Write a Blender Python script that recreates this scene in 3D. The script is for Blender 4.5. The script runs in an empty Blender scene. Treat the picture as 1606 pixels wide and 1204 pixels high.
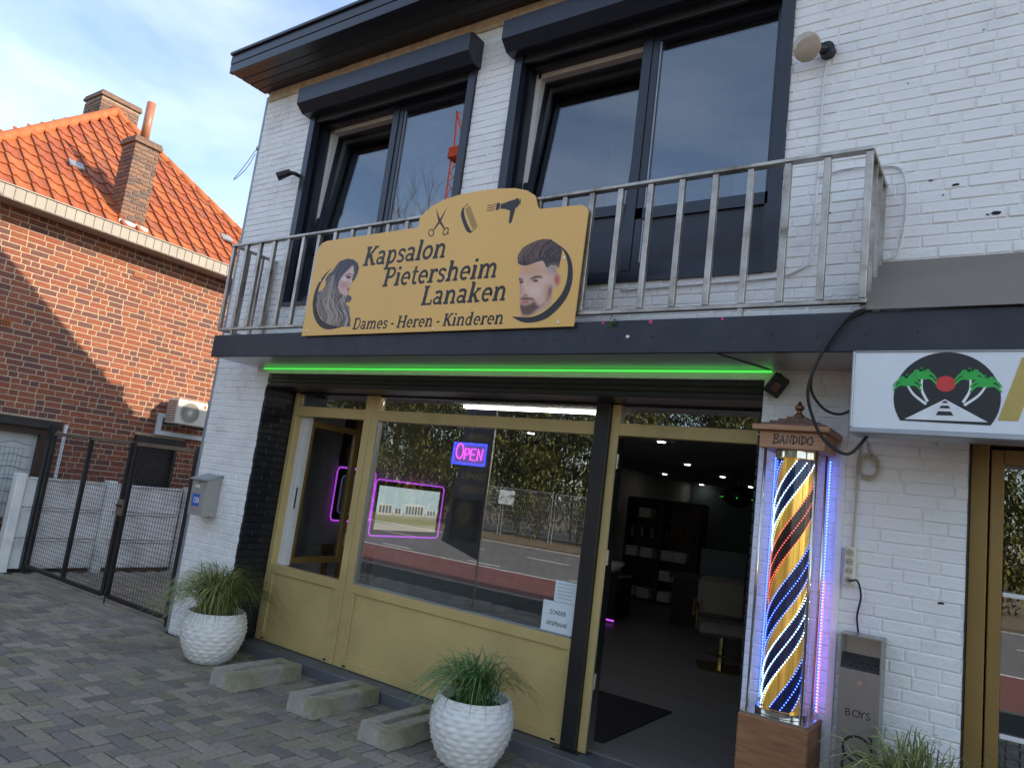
import bpy, bmesh, math, random
import numpy as np
from mathutils import Vector, Matrix
random.seed(7); rng = np.random.default_rng(7)
SC = bpy.context.scene; COL = SC.collection
rad = math.radians
# ------------------------------------------------------------------ camera
cam = bpy.data.cameras.new('camera'); CAM = bpy.data.objects.new('camera', cam); COL.objects.link(CAM)
fw = Vector((-0.57385, 0.80521, 0.14943)); rt = Vector((0.81879, 0.56036, 0.12485)); up = Vector((-0.01680, -0.19400, 0.98086))
CP = Vector((0, -4.2, 1.684))
M = Matrix((rt, up, -fw)).transposed().to_4x4(); M.translation = CP
CAM.matrix_world = M
cam.sensor_width = 36; cam.sensor_fit = 'HORIZONTAL'; cam.lens = 25.577; cam.clip_start = .05; cam.clip_end = 1500
SC.camera = CAM
# ------------------------------------------------------------------ light
SUN = Vector((0.782, 0.392, 0.485)).normalized()
W = bpy.data.worlds.new('World'); SC.world = W; W.use_nodes = True
nt = W.node_tree; nt.nodes.clear()
def N(t, ty, **kw):
    n = t.nodes.new(ty)
    for k, v in kw.items():
        if k.startswith('i_'): n.inputs[k[2:].replace('_', ' ')].default_value = v
        else: setattr(n, k, v)
    return n
sky = N(nt, 'ShaderNodeTexSky', sky_type='NISHITA', sun_disc=False, sun_elevation=math.asin(SUN.z), sun_rotation=math.atan2(SUN.x, SUN.y), altitude=50, air_density=1.0, dust_density=0.8, ozone_density=1.6)
tc = N(nt, 'ShaderNodeTexCoord'); mp = N(nt, 'ShaderNodeMapping'); mp.inputs['Scale'].default_value = (1.2, 2.0, 5.0); mp.inputs['Rotation'].default_value = (0.15, 0.2, 0.5)
nz = N(nt, 'ShaderNodeTexNoise'); nz.inputs['Scale'].default_value = 1.6; nz.inputs['Detail'].default_value = 9; nz.inputs['Roughness'].default_value = .55; nz.inputs['Distortion'].default_value = .6
rp = N(nt, 'ShaderNodeValToRGB'); rp.color_ramp.elements[0].position = .38; rp.color_ramp.elements[0].color = (.08, .08, .08, 1); rp.color_ramp.elements[1].position = .72; rp.color_ramp.elements[1].color = (.40, .40, .40, 1)
mx = N(nt, 'ShaderNodeMixRGB'); mx.inputs['Color2'].default_value = (5.2, 5.5, 6.0, 1)
bg = N(nt, 'ShaderNodeBackground'); bg.inputs['Strength'].default_value = .10
ow = N(nt, 'ShaderNodeOutputWorld')
L = nt.links.new
L(tc.outputs['Generated'], mp.inputs['Vector']); L(mp.outputs[0], nz.inputs['Vector']); L(nz.outputs['Fac'], rp.inputs[0]); L(rp.outputs[0], mx.inputs['Fac']); L(sky.outputs[0], mx.inputs['Color1']); L(mx.outputs[0], bg.inputs[0]); L(bg.outputs[0], ow.inputs[0])
sl = bpy.data.lights.new('sun', 'SUN'); sl.energy = 2.0; sl.angle = rad(.53); sl.color = (1, .84, .64)
so = bpy.data.objects.new('sun', sl); COL.objects.link(so); so.rotation_euler = SUN.to_track_quat('Z', 'Y').to_euler(); so.location = (20, 10, 30)
SC.view_settings.view_transform = 'Standard'; SC.view_settings.look = 'None'; SC.view_settings.exposure = 1.75; SC.view_settings.gamma = 1
SC.render.engine = 'CYCLES'
cy = SC.cycles; cy.use_denoising = True; cy.max_bounces = 7; cy.diffuse_bounces = 3; cy.glossy_bounces = 4; cy.transmission_bounces = 4; cy.transparent_max_bounces = 12; cy.caustics_reflective = False; cy.caustics_refractive = False; cy.sample_clamp_indirect = 4
# ------------------------------------------------------------------ materials
def lin(c): return tuple(((v / 255) / 12.92 if v / 255 <= .04045 else ((v / 255 + .055) / 1.055) ** 2.4) for v in c)
MATS = {}
def mat(name, col, rough=.6, metal=0, var=.12, scale=6, bump=0, bscale=60, spec=.5, attr=None, emit=None, estr=0, dirt=None, dscale=2.5, damt=.5, dpos=(.48, .72), coat=0, stretch=None):
    m = bpy.data.materials.new(name); m.use_nodes = True; t = m.node_tree; b = t.nodes['Principled BSDF']; l = t.links.new
    b.inputs['Roughness'].default_value = rough; b.inputs['Metallic'].default_value = metal; b.inputs['Specular IOR Level'].default_value = spec; b.inputs['Coat Weight'].default_value = coat
    c4 = (*col, 1)
    tcn = N(t, 'ShaderNodeTexCoord'); vec = tcn.outputs['Object']
    if stretch:
        mpn = N(t, 'ShaderNodeMapping'); mpn.inputs['Scale'].default_value = stretch; l(vec, mpn.inputs[0]); vec = mpn.outputs[0]
    src = None
    if attr:
        a = N(t, 'ShaderNodeAttribute', attribute_name=attr); src = a.outputs['Color']
    if var:
        n = N(t, 'ShaderNodeTexNoise'); n.inputs['Scale'].default_value = scale; n.inputs['Detail'].default_value = 6; l(vec, n.inputs['Vector'])
        r = N(t, 'ShaderNodeValToRGB'); r.color_ramp.elements[0].position = .3; r.color_ramp.elements[1].position = .7
        r.color_ramp.elements[0].color = (1 - var, 1 - var, 1 - var, 1); r.color_ramp.elements[1].color = (1 + var, 1 + var, 1 + var, 1)
        l(n.outputs['Fac'], r.inputs[0])
        mm = N(t, 'ShaderNodeMixRGB', blend_type='MULTIPLY'); mm.inputs['Fac'].default_value = 1; mm.inputs['Color1'].default_value = c4
        if src: l(src, mm.inputs['Color1'])
        l(r.outputs[0], mm.inputs['Color2']); src = mm.outputs[0]
    if dirt:
        n = N(t, 'ShaderNodeTexNoise'); n.inputs['Scale'].default_value = dscale; n.inputs['Detail'].default_value = 8; n.inputs['Roughness'].default_value = .65; l(tcn.outputs['Object'], n.inputs['Vector'])
        r = N(t, 'ShaderNodeValToRGB'); r.color_ramp.elements[0].position = dpos[0]; r.color_ramp.elements[1].position = dpos[1]
        r.color_ramp.elements[0].color = (0, 0, 0, 1); r.color_ramp.elements[1].color = (damt, damt, damt, 1); l(n.outputs['Fac'], r.inputs[0])
        mm = N(t, 'ShaderNodeMixRGB'); mm.inputs['Color1'].default_value = c4; mm.inputs['Color2'].default_value = (*dirt, 1); l(r.outputs[0], mm.inputs['Fac'])
        if src: l(src, mm.inputs['Color1'])
        src = mm.outputs[0]
    if src: l(src, b.inputs['Base Color'])
    else: b.inputs['Base Color'].default_value = c4
    if bump:
        n = N(t, 'ShaderNodeTexNoise'); n.inputs['Scale'].default_value = bscale; n.inputs['Detail'].default_value = 5; l(vec, n.inputs['Vector'])
        bm = N(t, 'ShaderNodeBump'); bm.inputs['Strength'].default_value = bump; bm.inputs['Distance'].default_value = .01; l(n.outputs['Fac'], bm.inputs['Height']); l(bm.outputs[0], b.inputs['Normal'])
    if emit:
        b.inputs['Emission Color'].default_value = (*emit, 1); b.inputs['Emission Strength'].default_value = estr
    MATS[name] = m; return m
def glass(name, tint=(.9, .93, .92), base=.06, rough=0):
    m = bpy.data.materials.new(name); m.use_nodes = True; t = m.node_tree; t.nodes.clear(); l = t.links.new
    o = N(t, 'ShaderNodeOutputMaterial'); tr = N(t, 'ShaderNodeBsdfTransparent'); tr.inputs[0].default_value = (*tint, 1)
    g = N(t, 'ShaderNodeBsdfGlossy'); g.inputs['Roughness'].default_value = rough; g.inputs['Color'].default_value = (.95, .97, 1, 1)
    lw = N(t, 'ShaderNodeLayerWeight'); lw.inputs['Blend'].default_value = .5
    pw = N(t, 'ShaderNodeMath', operation='POWER'); pw.inputs[1].default_value = 5; l(lw.outputs['Facing'], pw.inputs[0])
    ad = N(t, 'ShaderNodeMath', operation='MULTIPLY_ADD', use_clamp=True); ad.inputs[1].default_value = 1 - base; ad.inputs[2].default_value = base; l(pw.outputs[0], ad.inputs[0])
    n = N(t, 'ShaderNodeTexNoise'); n.inputs['Scale'].default_value = 1.2; n.inputs['Detail'].default_value = 1
    tcn = N(t, 'ShaderNodeTexCoord'); l(tcn.outputs['Object'], n.inputs['Vector'])
    bm = N(t, 'ShaderNodeBump'); bm.inputs['Strength'].default_value = .02; bm.inputs['Distance'].default_value = .02; l(n.outputs['Fac'], bm.inputs['Height']); l(bm.outputs[0], g.inputs['Normal'])
    mxs = N(t, 'ShaderNodeMixShader'); l(ad.outputs[0], mxs.inputs[0]); l(tr.outputs[0], mxs.inputs[1]); l(g.outputs[0], mxs.inputs[2]); l(mxs.outputs[0], o.inputs[0])
    MATS[name] = m; return m
mat('white_paint', (.89, .87, .83), .55, var=.05, scale=3, bump=.35, bscale=45, dirt=(.56, .55, .52), dscale=3.5, damt=.45)
mat('white_mortar', (.86, .84, .80), .7, var=.07, scale=9, bump=.5, bscale=70)
mat('cream_foam', (.62, .50, .33), .8, var=.2, scale=12, bump=.9, bscale=30)
mat('black_brick', (.012, .013, .018), .35, var=.3, scale=8, bump=.3, bscale=50)
mat('navy', (.018, .022, .034), .32, var=.12, scale=3, bump=.05, bscale=8)
mat('navy_matt', (.022, .026, .036), .5, var=.25, scale=4, dirt=(.05, .05, .055), dscale=6, damt=.5)
mat('eave_board', (.014, .015, .02), .38, var=.2, scale=5, stretch=(.2, 8, 8))
mat('white_pvc', (.74, .73, .69), .4, var=.06, scale=6, dirt=(.5, .47, .4), damt=.3)
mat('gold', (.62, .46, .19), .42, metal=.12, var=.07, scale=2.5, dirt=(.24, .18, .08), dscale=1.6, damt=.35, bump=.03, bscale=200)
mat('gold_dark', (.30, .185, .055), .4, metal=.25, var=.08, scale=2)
mat('soffit', (.52, .50, .49), .28, var=.1, scale=2, coat=.2)
mat('shutter_black', (.02, .019, .018), .35, var=.2, scale=3)
mat('steel', (.47, .42, .36), .36, metal=.8, var=.25, scale=14, dirt=(.13, .095, .065), dscale=7, damt=.9, bump=.15, bscale=80)
mat('stainless', (.38, .37, .36), .33, metal=.9, var=.04, scale=5, stretch=(30, 30, 1.5))
mat('zinc', (.33, .36, .38), .5, metal=.5, var=.12, scale=5)
mat('zinc_lit', (.40, .33, .24), .55, metal=.2, var=.15, scale=6)
mat('sign_ochre', lin((242, 190, 108)), .42, var=.05, scale=1.3, spec=.4)
mat('ink', lin((46, 40, 38)), .45, var=.05)
mat('ink_brown', lin((72, 44, 36)), .45, var=.05)
mat('print', (1, 1, 1), .45, var=0, attr='Col')
mat('screen', (0, 0, 0), .2, var=0)
t = MATS['screen'].node_tree; b = t.nodes['Principled BSDF']; a = N(t, 'ShaderNodeAttribute', attribute_name='Col'); t.links.new(a.outputs['Color'], b.inputs['Emission Color']); b.inputs['Emission Strength'].default_value = .36
mat('concrete', (.36, .33, .28), .85, var=.25, scale=9, bump=.6, bscale=60, dirt=(.17, .17, .045), dscale=4.0, damt=.72, dpos=(.44, .64))
mat('concrete_white', (.84, .83, .80), .75, var=.1, scale=4, bump=.3, bscale=40, dirt=(.33, .33, .3), dscale=2.5, damt=.6)
mat('bluestone', (.12, .125, .13), .6, var=.15, scale=5, bump=.2, bscale=90)
mat('paver', (.25, .22, .165), .8, var=.18, scale=30, bump=.5, bscale=140, attr='Col', dirt=(.075, .085, .05), dscale=1.1, damt=.5)
mat('joint', (.035, .036, .025), .95, var=.3, scale=20, bump=.6, bscale=80)
mat('asphalt', (.19, .18, .17), .85, var=.15, scale=1.5, bump=.4, bscale=120)
mat('red_lane', (.22, .085, .07), .85, var=.15, scale=1.2, bump=.3, bscale=120)
mat('road_white', (.75, .75, .72), .7, var=.1)
mat('soil', (.2, .15, .09), .95, var=.3, scale=2, bump=.8, bscale=10)
mat('red_brick', (.3, .11, .07), .8, var=.2, scale=25, bump=.5, bscale=90, attr='Col')
mat('mortar', (.50, .385, .26), .9, var=.15, scale=12, bump=.5, bscale=90)
mat('roof_tile', (.42, .13, .05), .7, var=.2, scale=14, bump=.3, bscale=60, attr='Col', dirt=(.20, .14, .09), dscale=6, damt=.55)
mat('ridge_tile', (.43, .12, .03), .7, var=.15, scale=8)
mat('gutter_grey', (.34, .31, .26), .6, var=.08, scale=4)
mat('chimney_brick', (.2, .12, .085), .85, var=.2, scale=20, bump=.6, bscale=80, attr='Col')
mat('terracotta', (.40, .15, .08), .4, var=.12, scale=5, coat=.2)
mat('gate_black', (.018, .018, .02), .4, var=.2, scale=6)
mat('gate_black_lit', (.17, .13, .09), .45, var=.2, scale=8)  # gate black browned to paint in light caught by the top rails
mat('pot', (.82, .79, .74), .5, var=.05, scale=6)
mat('grass', (.09, .14, .035), .5, var=.25, scale=9, attr='Col')
mat('soil_dark', (.03, .025, .02), .95)
mat('dark_wood', (.05, .03, .02), .5, var=.2, scale=4)
mat('oak', (.42, .22, .11), .5, var=.18, scale=3, stretch=(2, 2, 22), bump=.08, bscale=20)
mat('oak_base', (.27, .125, .055), .5, var=.3, scale=2, stretch=(3, 3, 26), bump=.1, bscale=20)
mat('copper_tile', (.16, .09, .07), .4, metal=.6, var=.3, scale=30)
mat('bronze', (.25, .13, .07), .35, metal=.8)
mat('chrome', (.66, .62, .55), .16, metal=1, var=0)
mat('pole_gold', (.78, .50, .10), .22, metal=.85, var=.5, scale=5, stretch=(22, 22, .25), emit=(1, .55, .10), estr=.05)  # core given a slight glow; vertical reflection streaks painted into the gold
mat('pole_navy', (.01, .02, .07), .25, metal=.3, var=.3, scale=5, stretch=(20, 20, .3))  # vertical reflection streaks painted into the navy
mat('pole_dark', (.035, .02, .02), .25, metal=.3, var=.3, scale=5, stretch=(20, 20, .3))  # same painted reflection streaks on the dark stripe
def led(name, c, s): return mat(name, c, .4, var=0, emit=c, estr=s)
led('led_blue', (.05, .12, 1), 4); led('led_white', (.45, .70, 1), 4.5); led('led_red', (1, .12, .10), 1.2); led('led_green', (.08, .80, .09), .30)
led('led_purple', (.55, .08, .85), .42); led('neon_pink', (1, .10, .78), .8); led('neon_blue', (.04, .06, 1), 1.0); led('lamp', (1, .95, .88), 5)
led('neon_violet', (.25, .22, .5), .12)
glass('pane', base=.19, tint=(.86, .88, .87)); glass('pane_up', base=.125, tint=(.7, .75, .78)); glass('tube_glass', tint=(.98, .99, 1), base=.025)
glass('pane_frost', base=.05, tint=(.9, .92, .92))
mat('room_wall', (.40, .40, .38), .8); mat('room_teal', (.10, .15, .15), .7, var=.1); mat('room_ceiling', (.20, .20, .19), .85)
mat('room_floor', (.19, .185, .175), .42, var=.12, scale=2, stretch=(1.2, 8, 1)); mat('black', (.01, .01, .011), .4); mat('black_rubber', (.012, .012, .013), .75, var=.2, scale=80)
mat('leather', (.17, .145, .12), .45, var=.1); mat('brass', (.50, .36, .14), .22, metal=1); mat('towel', (.6, .6, .58), .9, var=.15, scale=20)
mat('bottle_brown', (.16, .07, .03), .3); mat('bottle_grey', (.28, .28, .27), .3); mat('white_glossy', (.8, .8, .78), .3); mat('paper', (.74, .80, .80), .7, var=.04)
mat('mailbox_grey', (.40, .385, .36), .4, metal=.3, var=.06); mat('blue_plate', (.02, .14, .55), .4); mat('white_ink', (.85, .85, .85), .5)
mat('light_box_face', (.80, .83, .84), .35, var=.05, scale=2, dirt=(.6, .6, .56), damt=.3); mat('light_box_frame', (.42, .43, .45), .35, metal=.6, var=.1)
mat('logo_black', (.018, .018, .02), .4); mat('logo_green', (.03, .42, .06), .45); mat('logo_red', (.62, .045, .04), .45); mat('logo_white', (.82, .83, .82), .45); mat('logo_gold', (.52, .38, .10), .45)
mat('taupe', (.205, .175, .14), .45, metal=.15, var=.07, scale=2, dirt=(.14, .12, .10), damt=.5)
mat('ac_white', (.72, .68, .58), .5, var=.05); mat('ac_grey', (.16, .16, .15), .5); mat('trunk_white', (.72, .75, .78), .5); mat('shade_pale', (.52, .54, .54), .5, var=.05)
mat('slat_black', (.03, .028, .028), .45, var=.2); mat('lens', (.50, .40, .30), .15, coat=.5, var=.1); mat('bakelite', (.75, .70, .55), .4)
mat('cable_black', (.012, .012, .013), .5); mat('cable_white', (.72, .73, .72), .5); mat('cable_beige', (.5, .44, .32), .5)
mat('leaf_bamboo', (.14, .15, .03), .6, attr='Col', var=.2, scale=2); mat('bark', (.13, .085, .05), .9, var=.3, scale=8); mat('galv', (.5, .5, .5), .45, metal=.6)
mat('flag', (.15, .17, .20), .6, var=.1); mat('flag_gold', (.85, .58, .25), .5); mat('crane_red', (.75, .10, .04), .5); mat('render_wall', (.5, .47, .42), .8, var=.1); mat('dark_roof', (.08, .06, .055), .8, var=.2, scale=10)
mat('green_wire', (.03, .10, .06), .5); mat('garden_wood', (.16, .08, .04), .8, var=.3); mat('pink_flake', (.65, .05, .25), .6); mat('moss', (.07, .13, .02), .9, var=.4, scale=40, bump=1, bscale=60)
# ------------------------------------------------------------------ builders
class MB:
    def __init__(s): s.v = []; s.f = []; s.c = []
    def face(s, pts, col=None):
        n = len(s.v); s.v += [tuple(p) for p in pts]; s.f.append(tuple(range(n, n + len(pts)))); s.c.append(col)
    def add(s, v, f, col=None):
        n = len(s.v); s.v += [tuple(p) for p in v]; s.f += [tuple(i + n for i in q) for q in f]; s.c += [col] * len(f); return s
    def box(s, x0, x1, y0, y1, z0, z1, col=None):
        v = [(x, y, z) for x in (x0, x1) for y in (y0, y1) for z in (z0, z1)]
        return s.add(v, [(0, 1, 3, 2), (4, 6, 7, 5), (0, 4, 5, 1), (2, 3, 7, 6), (0, 2, 6, 4), (1, 5, 7, 3)], col)
    def cbox(s, x0, x1, y0, y1, z0, z1, c=.004, col=None):  # chamfered box
        v = []; idx = {}
        for i, x in enumerate((x0, x1)):
            for j, y in enumerate((y0, y1)):
                for k, z in enumerate((z0, z1)):
                    sx, sy, sz = (1 - 2 * i) * c, (1 - 2 * j) * c, (1 - 2 * k) * c
                    idx[i, j, k] = len(v); v += [(x, y + sy, z + sz), (x + sx, y, z + sz), (x + sx, y + sy, z)]
        I = lambda i, j, k, a: idx[i, j, k] + a
        F = [tuple(I(i, j, k, 0) for j, k in ((0, 0), (1, 0), (1, 1), (0, 1))) for i in (0, 1)]
        F += [tuple(I(i, j, k, 1) for i, k in ((0, 0), (1, 0), (1, 1), (0, 1))) for j in (0, 1)]
        F += [tuple(I(i, j, k, 2) for i, j in ((0, 0), (1, 0), (1, 1), (0, 1))) for k in (0, 1)]
        for a in (0, 1):
            for b_ in (0, 1):
                F.append((I(a, b_, 0, 0), I(a, b_, 0, 1), I(a, b_, 1, 1), I(a, b_, 1, 0)))
                F.append((I(a, 0, b_, 0), I(a, 0, b_, 2), I(a, 1, b_, 2), I(a, 1, b_, 0)))
                F.append((I(0, a, b_, 1), I(0, a, b_, 2), I(1, a, b_, 2), I(1, a, b_, 1)))
                for k in (0, 1): F.append((I(a, b_, k, 0), I(a, b_, k, 1), I(a, b_, k, 2)))
        return s.add(v, F, col)
    def tube(s, pts, r, n=8, cap=True, col=None):
        P = [Vector(p) for p in pts]; rs = r if isinstance(r, (list, tuple)) else [r] * len(P); v = []; F = []
        prev = None
        for i, p in enumerate(P):
            d = (P[min(i + 1, len(P) - 1)] - P[max(i - 1, 0)]).normalized()
            if prev is None:
                a = d.orthogonal().normalized()
            else:
                a = (prev - d * prev.dot(d)); a = a.normalized() if a.length > 1e-6 else d.orthogonal().normalized()
            prev = a; b_ = d.cross(a)
            for k in range(n):
                an = 2 * math.pi * k / n; v.append(p + (a * math.cos(an) + b_ * math.sin(an)) * rs[i])
        for i in range(len(P) - 1):
            for k in range(n): F.append((i * n + k, i * n + (k + 1) % n, (i + 1) * n + (k + 1) % n, (i + 1) * n + k))
        if cap: F += [tuple(range(n))[::-1], tuple(range((len(P) - 1) * n, len(P) * n))]
        return s.add(v, F, col)
    def bar(s, a, b, w, h):  # square bar between two points
        a = Vector(a); b = Vector(b); d = (b - a).normalized(); u = Vector((0, 0, 1)) if abs(d.z) < .9 else Vector((0, 1, 0)); sx = d.cross(u).normalized(); sy = sx.cross(d)
        v = [p + sx * i * w / 2 + sy * j * h / 2 for p in (a, b) for i, j in ((-1, -1), (1, -1), (1, 1), (-1, 1))]
        return s.add(v, [(3, 2, 1, 0), (4, 5, 6, 7)] + [(k, (k + 1) % 4, 4 + (k + 1) % 4, 4 + k) for k in range(4)])
    def lathe(s, prof, c=(0, 0, 0), n=32, fn=None):
        v = []; F = []
        for i, (r, z) in enumerate(prof):
            for k in range(n):
                a = 2 * math.pi * k / n; rr = r + (fn(a, i) if fn else 0); v.append((c[0] + rr * math.cos(a), c[1] + rr * math.sin(a), c[2] + z))
        for i in range(len(prof) - 1):
            for k in range(n): F.append((i * n + k, i * n + (k + 1) % n, (i + 1) * n + (k + 1) % n, (i + 1) * n + k))
        F += [tuple(range(n))[::-1], tuple(range((len(prof) - 1) * n, len(prof) * n))]
        return s.add(v, F)
    def prism(s, poly, y0, y1):  # poly in (x,z), extruded along y
        n = len(poly); v = [(x, y0, z) for x, z in poly] + [(x, y1, z) for x, z in poly]
        ar = sum(poly[i][0] * poly[(i + 1) % n][1] - poly[(i + 1) % n][0] * poly[i][1] for i in range(n))
        o = list(range(n)) if ar > 0 else list(range(n))[::-1]
        F = [tuple(o), tuple(n + i for i in o[::-1])] + [(o[i], n + o[i], n + o[(i + 1) % n], o[(i + 1) % n])[::1] for i in range(n)]
        return s.add(v, F)
    def ribbon(s, pts, w, y, th=.0015):  # flat stroke in x,z
        P = [Vector((p[0], p[1])) for p in pts]; n = len(P); ws = w if isinstance(w, (list, tuple)) else [w] * n; A = []; B = []
        for i in range(n):
            d1 = (P[i] - P[i - 1]).normalized() if i > 0 else (P[1] - P[0]).normalized(); d2 = (P[i + 1] - P[i]).normalized() if i < n - 1 else d1
            d = (d1 + d2); d = d.normalized() if d.length > 1e-6 else d1
            m = Vector((-d.y, d.x)); k = 1 / max(.5, m.dot(Vector((-d1.y, d1.x)))); A.append(P[i] + m * ws[i] / 2 * k); B.append(P[i] - m * ws[i] / 2 * k)
        v = [(p.x, y, p.y) for p in A] + [(p.x, y, p.y) for p in B]
        return s.add(v, [(i, n + i, n + i + 1, i + 1) for i in range(n - 1)])
    def mesh(s, name, m, smooth=False):
        me = bpy.data.meshes.new(name); me.from_pydata(s.v, [], s.f)
        if any(c is not None for c in s.c):
            at = me.color_attributes.new('Col', 'FLOAT_COLOR', 'CORNER'); k = 0; arr = []
            for fc, c in zip(s.f, s.c): arr += [*(c or (1, 1, 1)), 1] * len(fc)
            at.data.foreach_set('color', arr)
        if smooth: me.polygons.foreach_set('use_smooth', [True] * len(me.polygons))
        me.materials.append(MATS[m] if isinstance(m, str) else m); me.update(); return me
    def build(s, name, m, parent=None, smooth=False, **p): return link(name, s.mesh(name, m, smooth), parent, **p)
def link(name, me, parent=None, loc=None, rot=None, **p):
    o = bpy.data.objects.new(name, me); COL.objects.link(o)
    if parent: o.parent = parent
    if loc: o.location = loc
    if rot: o.rotation_euler = rot
    for k, v in p.items(): o[k] = v
    return o
def thing(name, label, cat, loc=(0, 0, 0), group=None, rz=0):
    o = bpy.data.objects.new(name, None); COL.objects.link(o); o.location = loc; o.rotation_euler = (0, 0, rz); o.empty_display_size = .1
    o['label'] = label; o['category'] = cat
    if group: o['group'] = group
    return o
def T(label, cat, group=None):
    d = dict(label=label, category=cat)
    if group: d['group'] = group
    return d
def fixbox(m): # recompute normals outward
    bm = bmesh.new(); bm.from_mesh(m); bmesh.ops.recalc_face_normals(bm, faces=bm.faces); bm.to_mesh(m); bm.free()
def text_mesh(name, s, size, m, align='LEFT', ext=.0005, shear=0, space=1, fit=None):
    c = bpy.data.curves.new(name, 'FONT'); c.body = s; c.size = size; c.align_x = align; c.extrude = ext; c.shear = shear; c.space_character = space; c.resolution_u = 3
    o = bpy.data.objects.new('tmp', c); COL.objects.link(o); dg = bpy.context.evaluated_depsgraph_get(); me = bpy.data.meshes.new_from_object(o.evaluated_get(dg)); me.name = name
    bpy.data.objects.remove(o); bpy.data.curves.remove(c); me.materials.clear(); me.materials.append(MATS[m])
    if fit:
        xs = [v.co.x for v in me.vertices]; k = fit / (max(xs) - min(xs)); x0 = min(xs)
        for v in me.vertices: v.co.x = (v.co.x - x0) * k
    return me
FRONT = (rad(90), 0, 0)
# ------------------------------------------------------------------ painter for flat prints
class Paint:
    def __init__(s, u0, u1, v0, v1, st):
        s.u = np.arange(u0, u1 + .1, st); s.w = np.arange(v0, v1 + .1, st); s.U, s.V = np.meshgrid(s.u, s.w); s.rgb = np.zeros(s.U.shape + (3,)); s.a = np.zeros(s.U.shape); s.st = st
    def blur(s, m, k):
        for _ in range(2):
            for ax in (0, 1):
                c = np.zeros_like(m); n = 0
                for d in range(-k, k + 1): c += np.roll(m, d, ax); n += 1
                m = c / n
        return m
    def mask(s, pts):
        m = np.zeros(s.U.shape, bool); n = len(pts)
        for i in range(n):
            (x1, y1), (x2, y2) = pts[i], pts[(i + 1) % n]
            if y1 == y2: continue
            m ^= ((s.V >= min(y1, y2)) & (s.V < max(y1, y2)) & (s.U < (s.V - y1) * (x2 - x1) / (y2 - y1) + x1))
        return m.astype(float)
    def put(s, m, col, al=1, clip=False, cover=True):
        c = np.array(lin(col)); m = (m * al)
        if clip: m = m * (s.a > .5)
        s.rgb = s.rgb * (1 - m[..., None]) + c * m[..., None]
        if cover and not clip: s.a = np.maximum(s.a, m)
    def poly(s, pts, col, k=0, al=1, clip=False):
        m = s.mask(pts); m = s.blur(m, k) if k else m; s.put(m, col, al, clip, cover=(k == 0))
    def ell(s, cx, cy, rx, ry, col, al=1, soft=.5, clip=True):
        d = ((s.U - cx) / rx) ** 2 + ((s.V - cy) / ry) ** 2; m = np.clip((1 - d) / soft, 0, 1); s.put(m, col, al, clip)
    def stroke(s, pts, w, col, al=1, clip=True):
        D = np.full(s.U.shape, 1e9)
        for (x1, y1), (x2, y2) in zip(pts[:-1], pts[1:]):
            dx, dy = x2 - x1, y2 - y1; t = np.clip(((s.U - x1) * dx + (s.V - y1) * dy) / (dx * dx + dy * dy + 1e-9), 0, 1)
            D = np.minimum(D, np.hypot(s.U - x1 - t * dx, s.V - y1 - t * dy))
        s.put(np.clip((w - D) / (w * .7), 0, 1), col, al, clip)
    def mesh(s, name, fn, m='print'):
        H, Wd = s.U.shape; co = [fn(a, b) for a, b in zip(s.U.ravel(), s.V.ravel())]
        keep = s.a > .5; F = []
        for j in range(H - 1):
            for i in range(Wd - 1):
                if keep[j, i] and keep[j + 1, i] and keep[j, i + 1] and keep[j + 1, i + 1]:
                    q = j * Wd + i; F.append((q, q + Wd, q + Wd + 1, q + 1))
        me = bpy.data.meshes.new(name); me.from_pydata(co, [], F); at = me.color_attributes.new('Col', 'FLOAT_COLOR', 'POINT')
        at.data.foreach_set('color', np.concatenate([s.rgb, np.ones(s.a.shape + (1,))], -1).ravel().astype(np.float32)); me.materials.append(MATS[m]); return me
def spline(pts, n=8):
    o = []; P = [np.array(p, float) for p in pts]; P = [P[0]] + P + [P[-1]]
    for i in range(1, len(P) - 2):
        for k in range(n):
            t = k / n; o.append(tuple(.5 * ((2 * P[i]) + (P[i + 1] - P[i - 1]) * t + (2 * P[i - 1] - 5 * P[i] + 4 * P[i + 1] - P[i + 2]) * t * t + (3 * P[i] - P[i - 1] - 3 * P[i + 1] + P[i + 2]) * t ** 3)))
    o.append(tuple(P[-1])); return o

WINV = {}
_link = link
def link(name, me, parent=None, **k):
    o = _link(name, me, parent, **k)
    if parent is not None and parent.name in WINV: o.matrix_parent_inverse = WINV[parent.name]
    return o
def wthing(name, label, cat, loc, group=None):
    o = thing(name, label, cat, loc, group); WINV[o.name] = Matrix.Translation(loc).inverted(); return o
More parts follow.
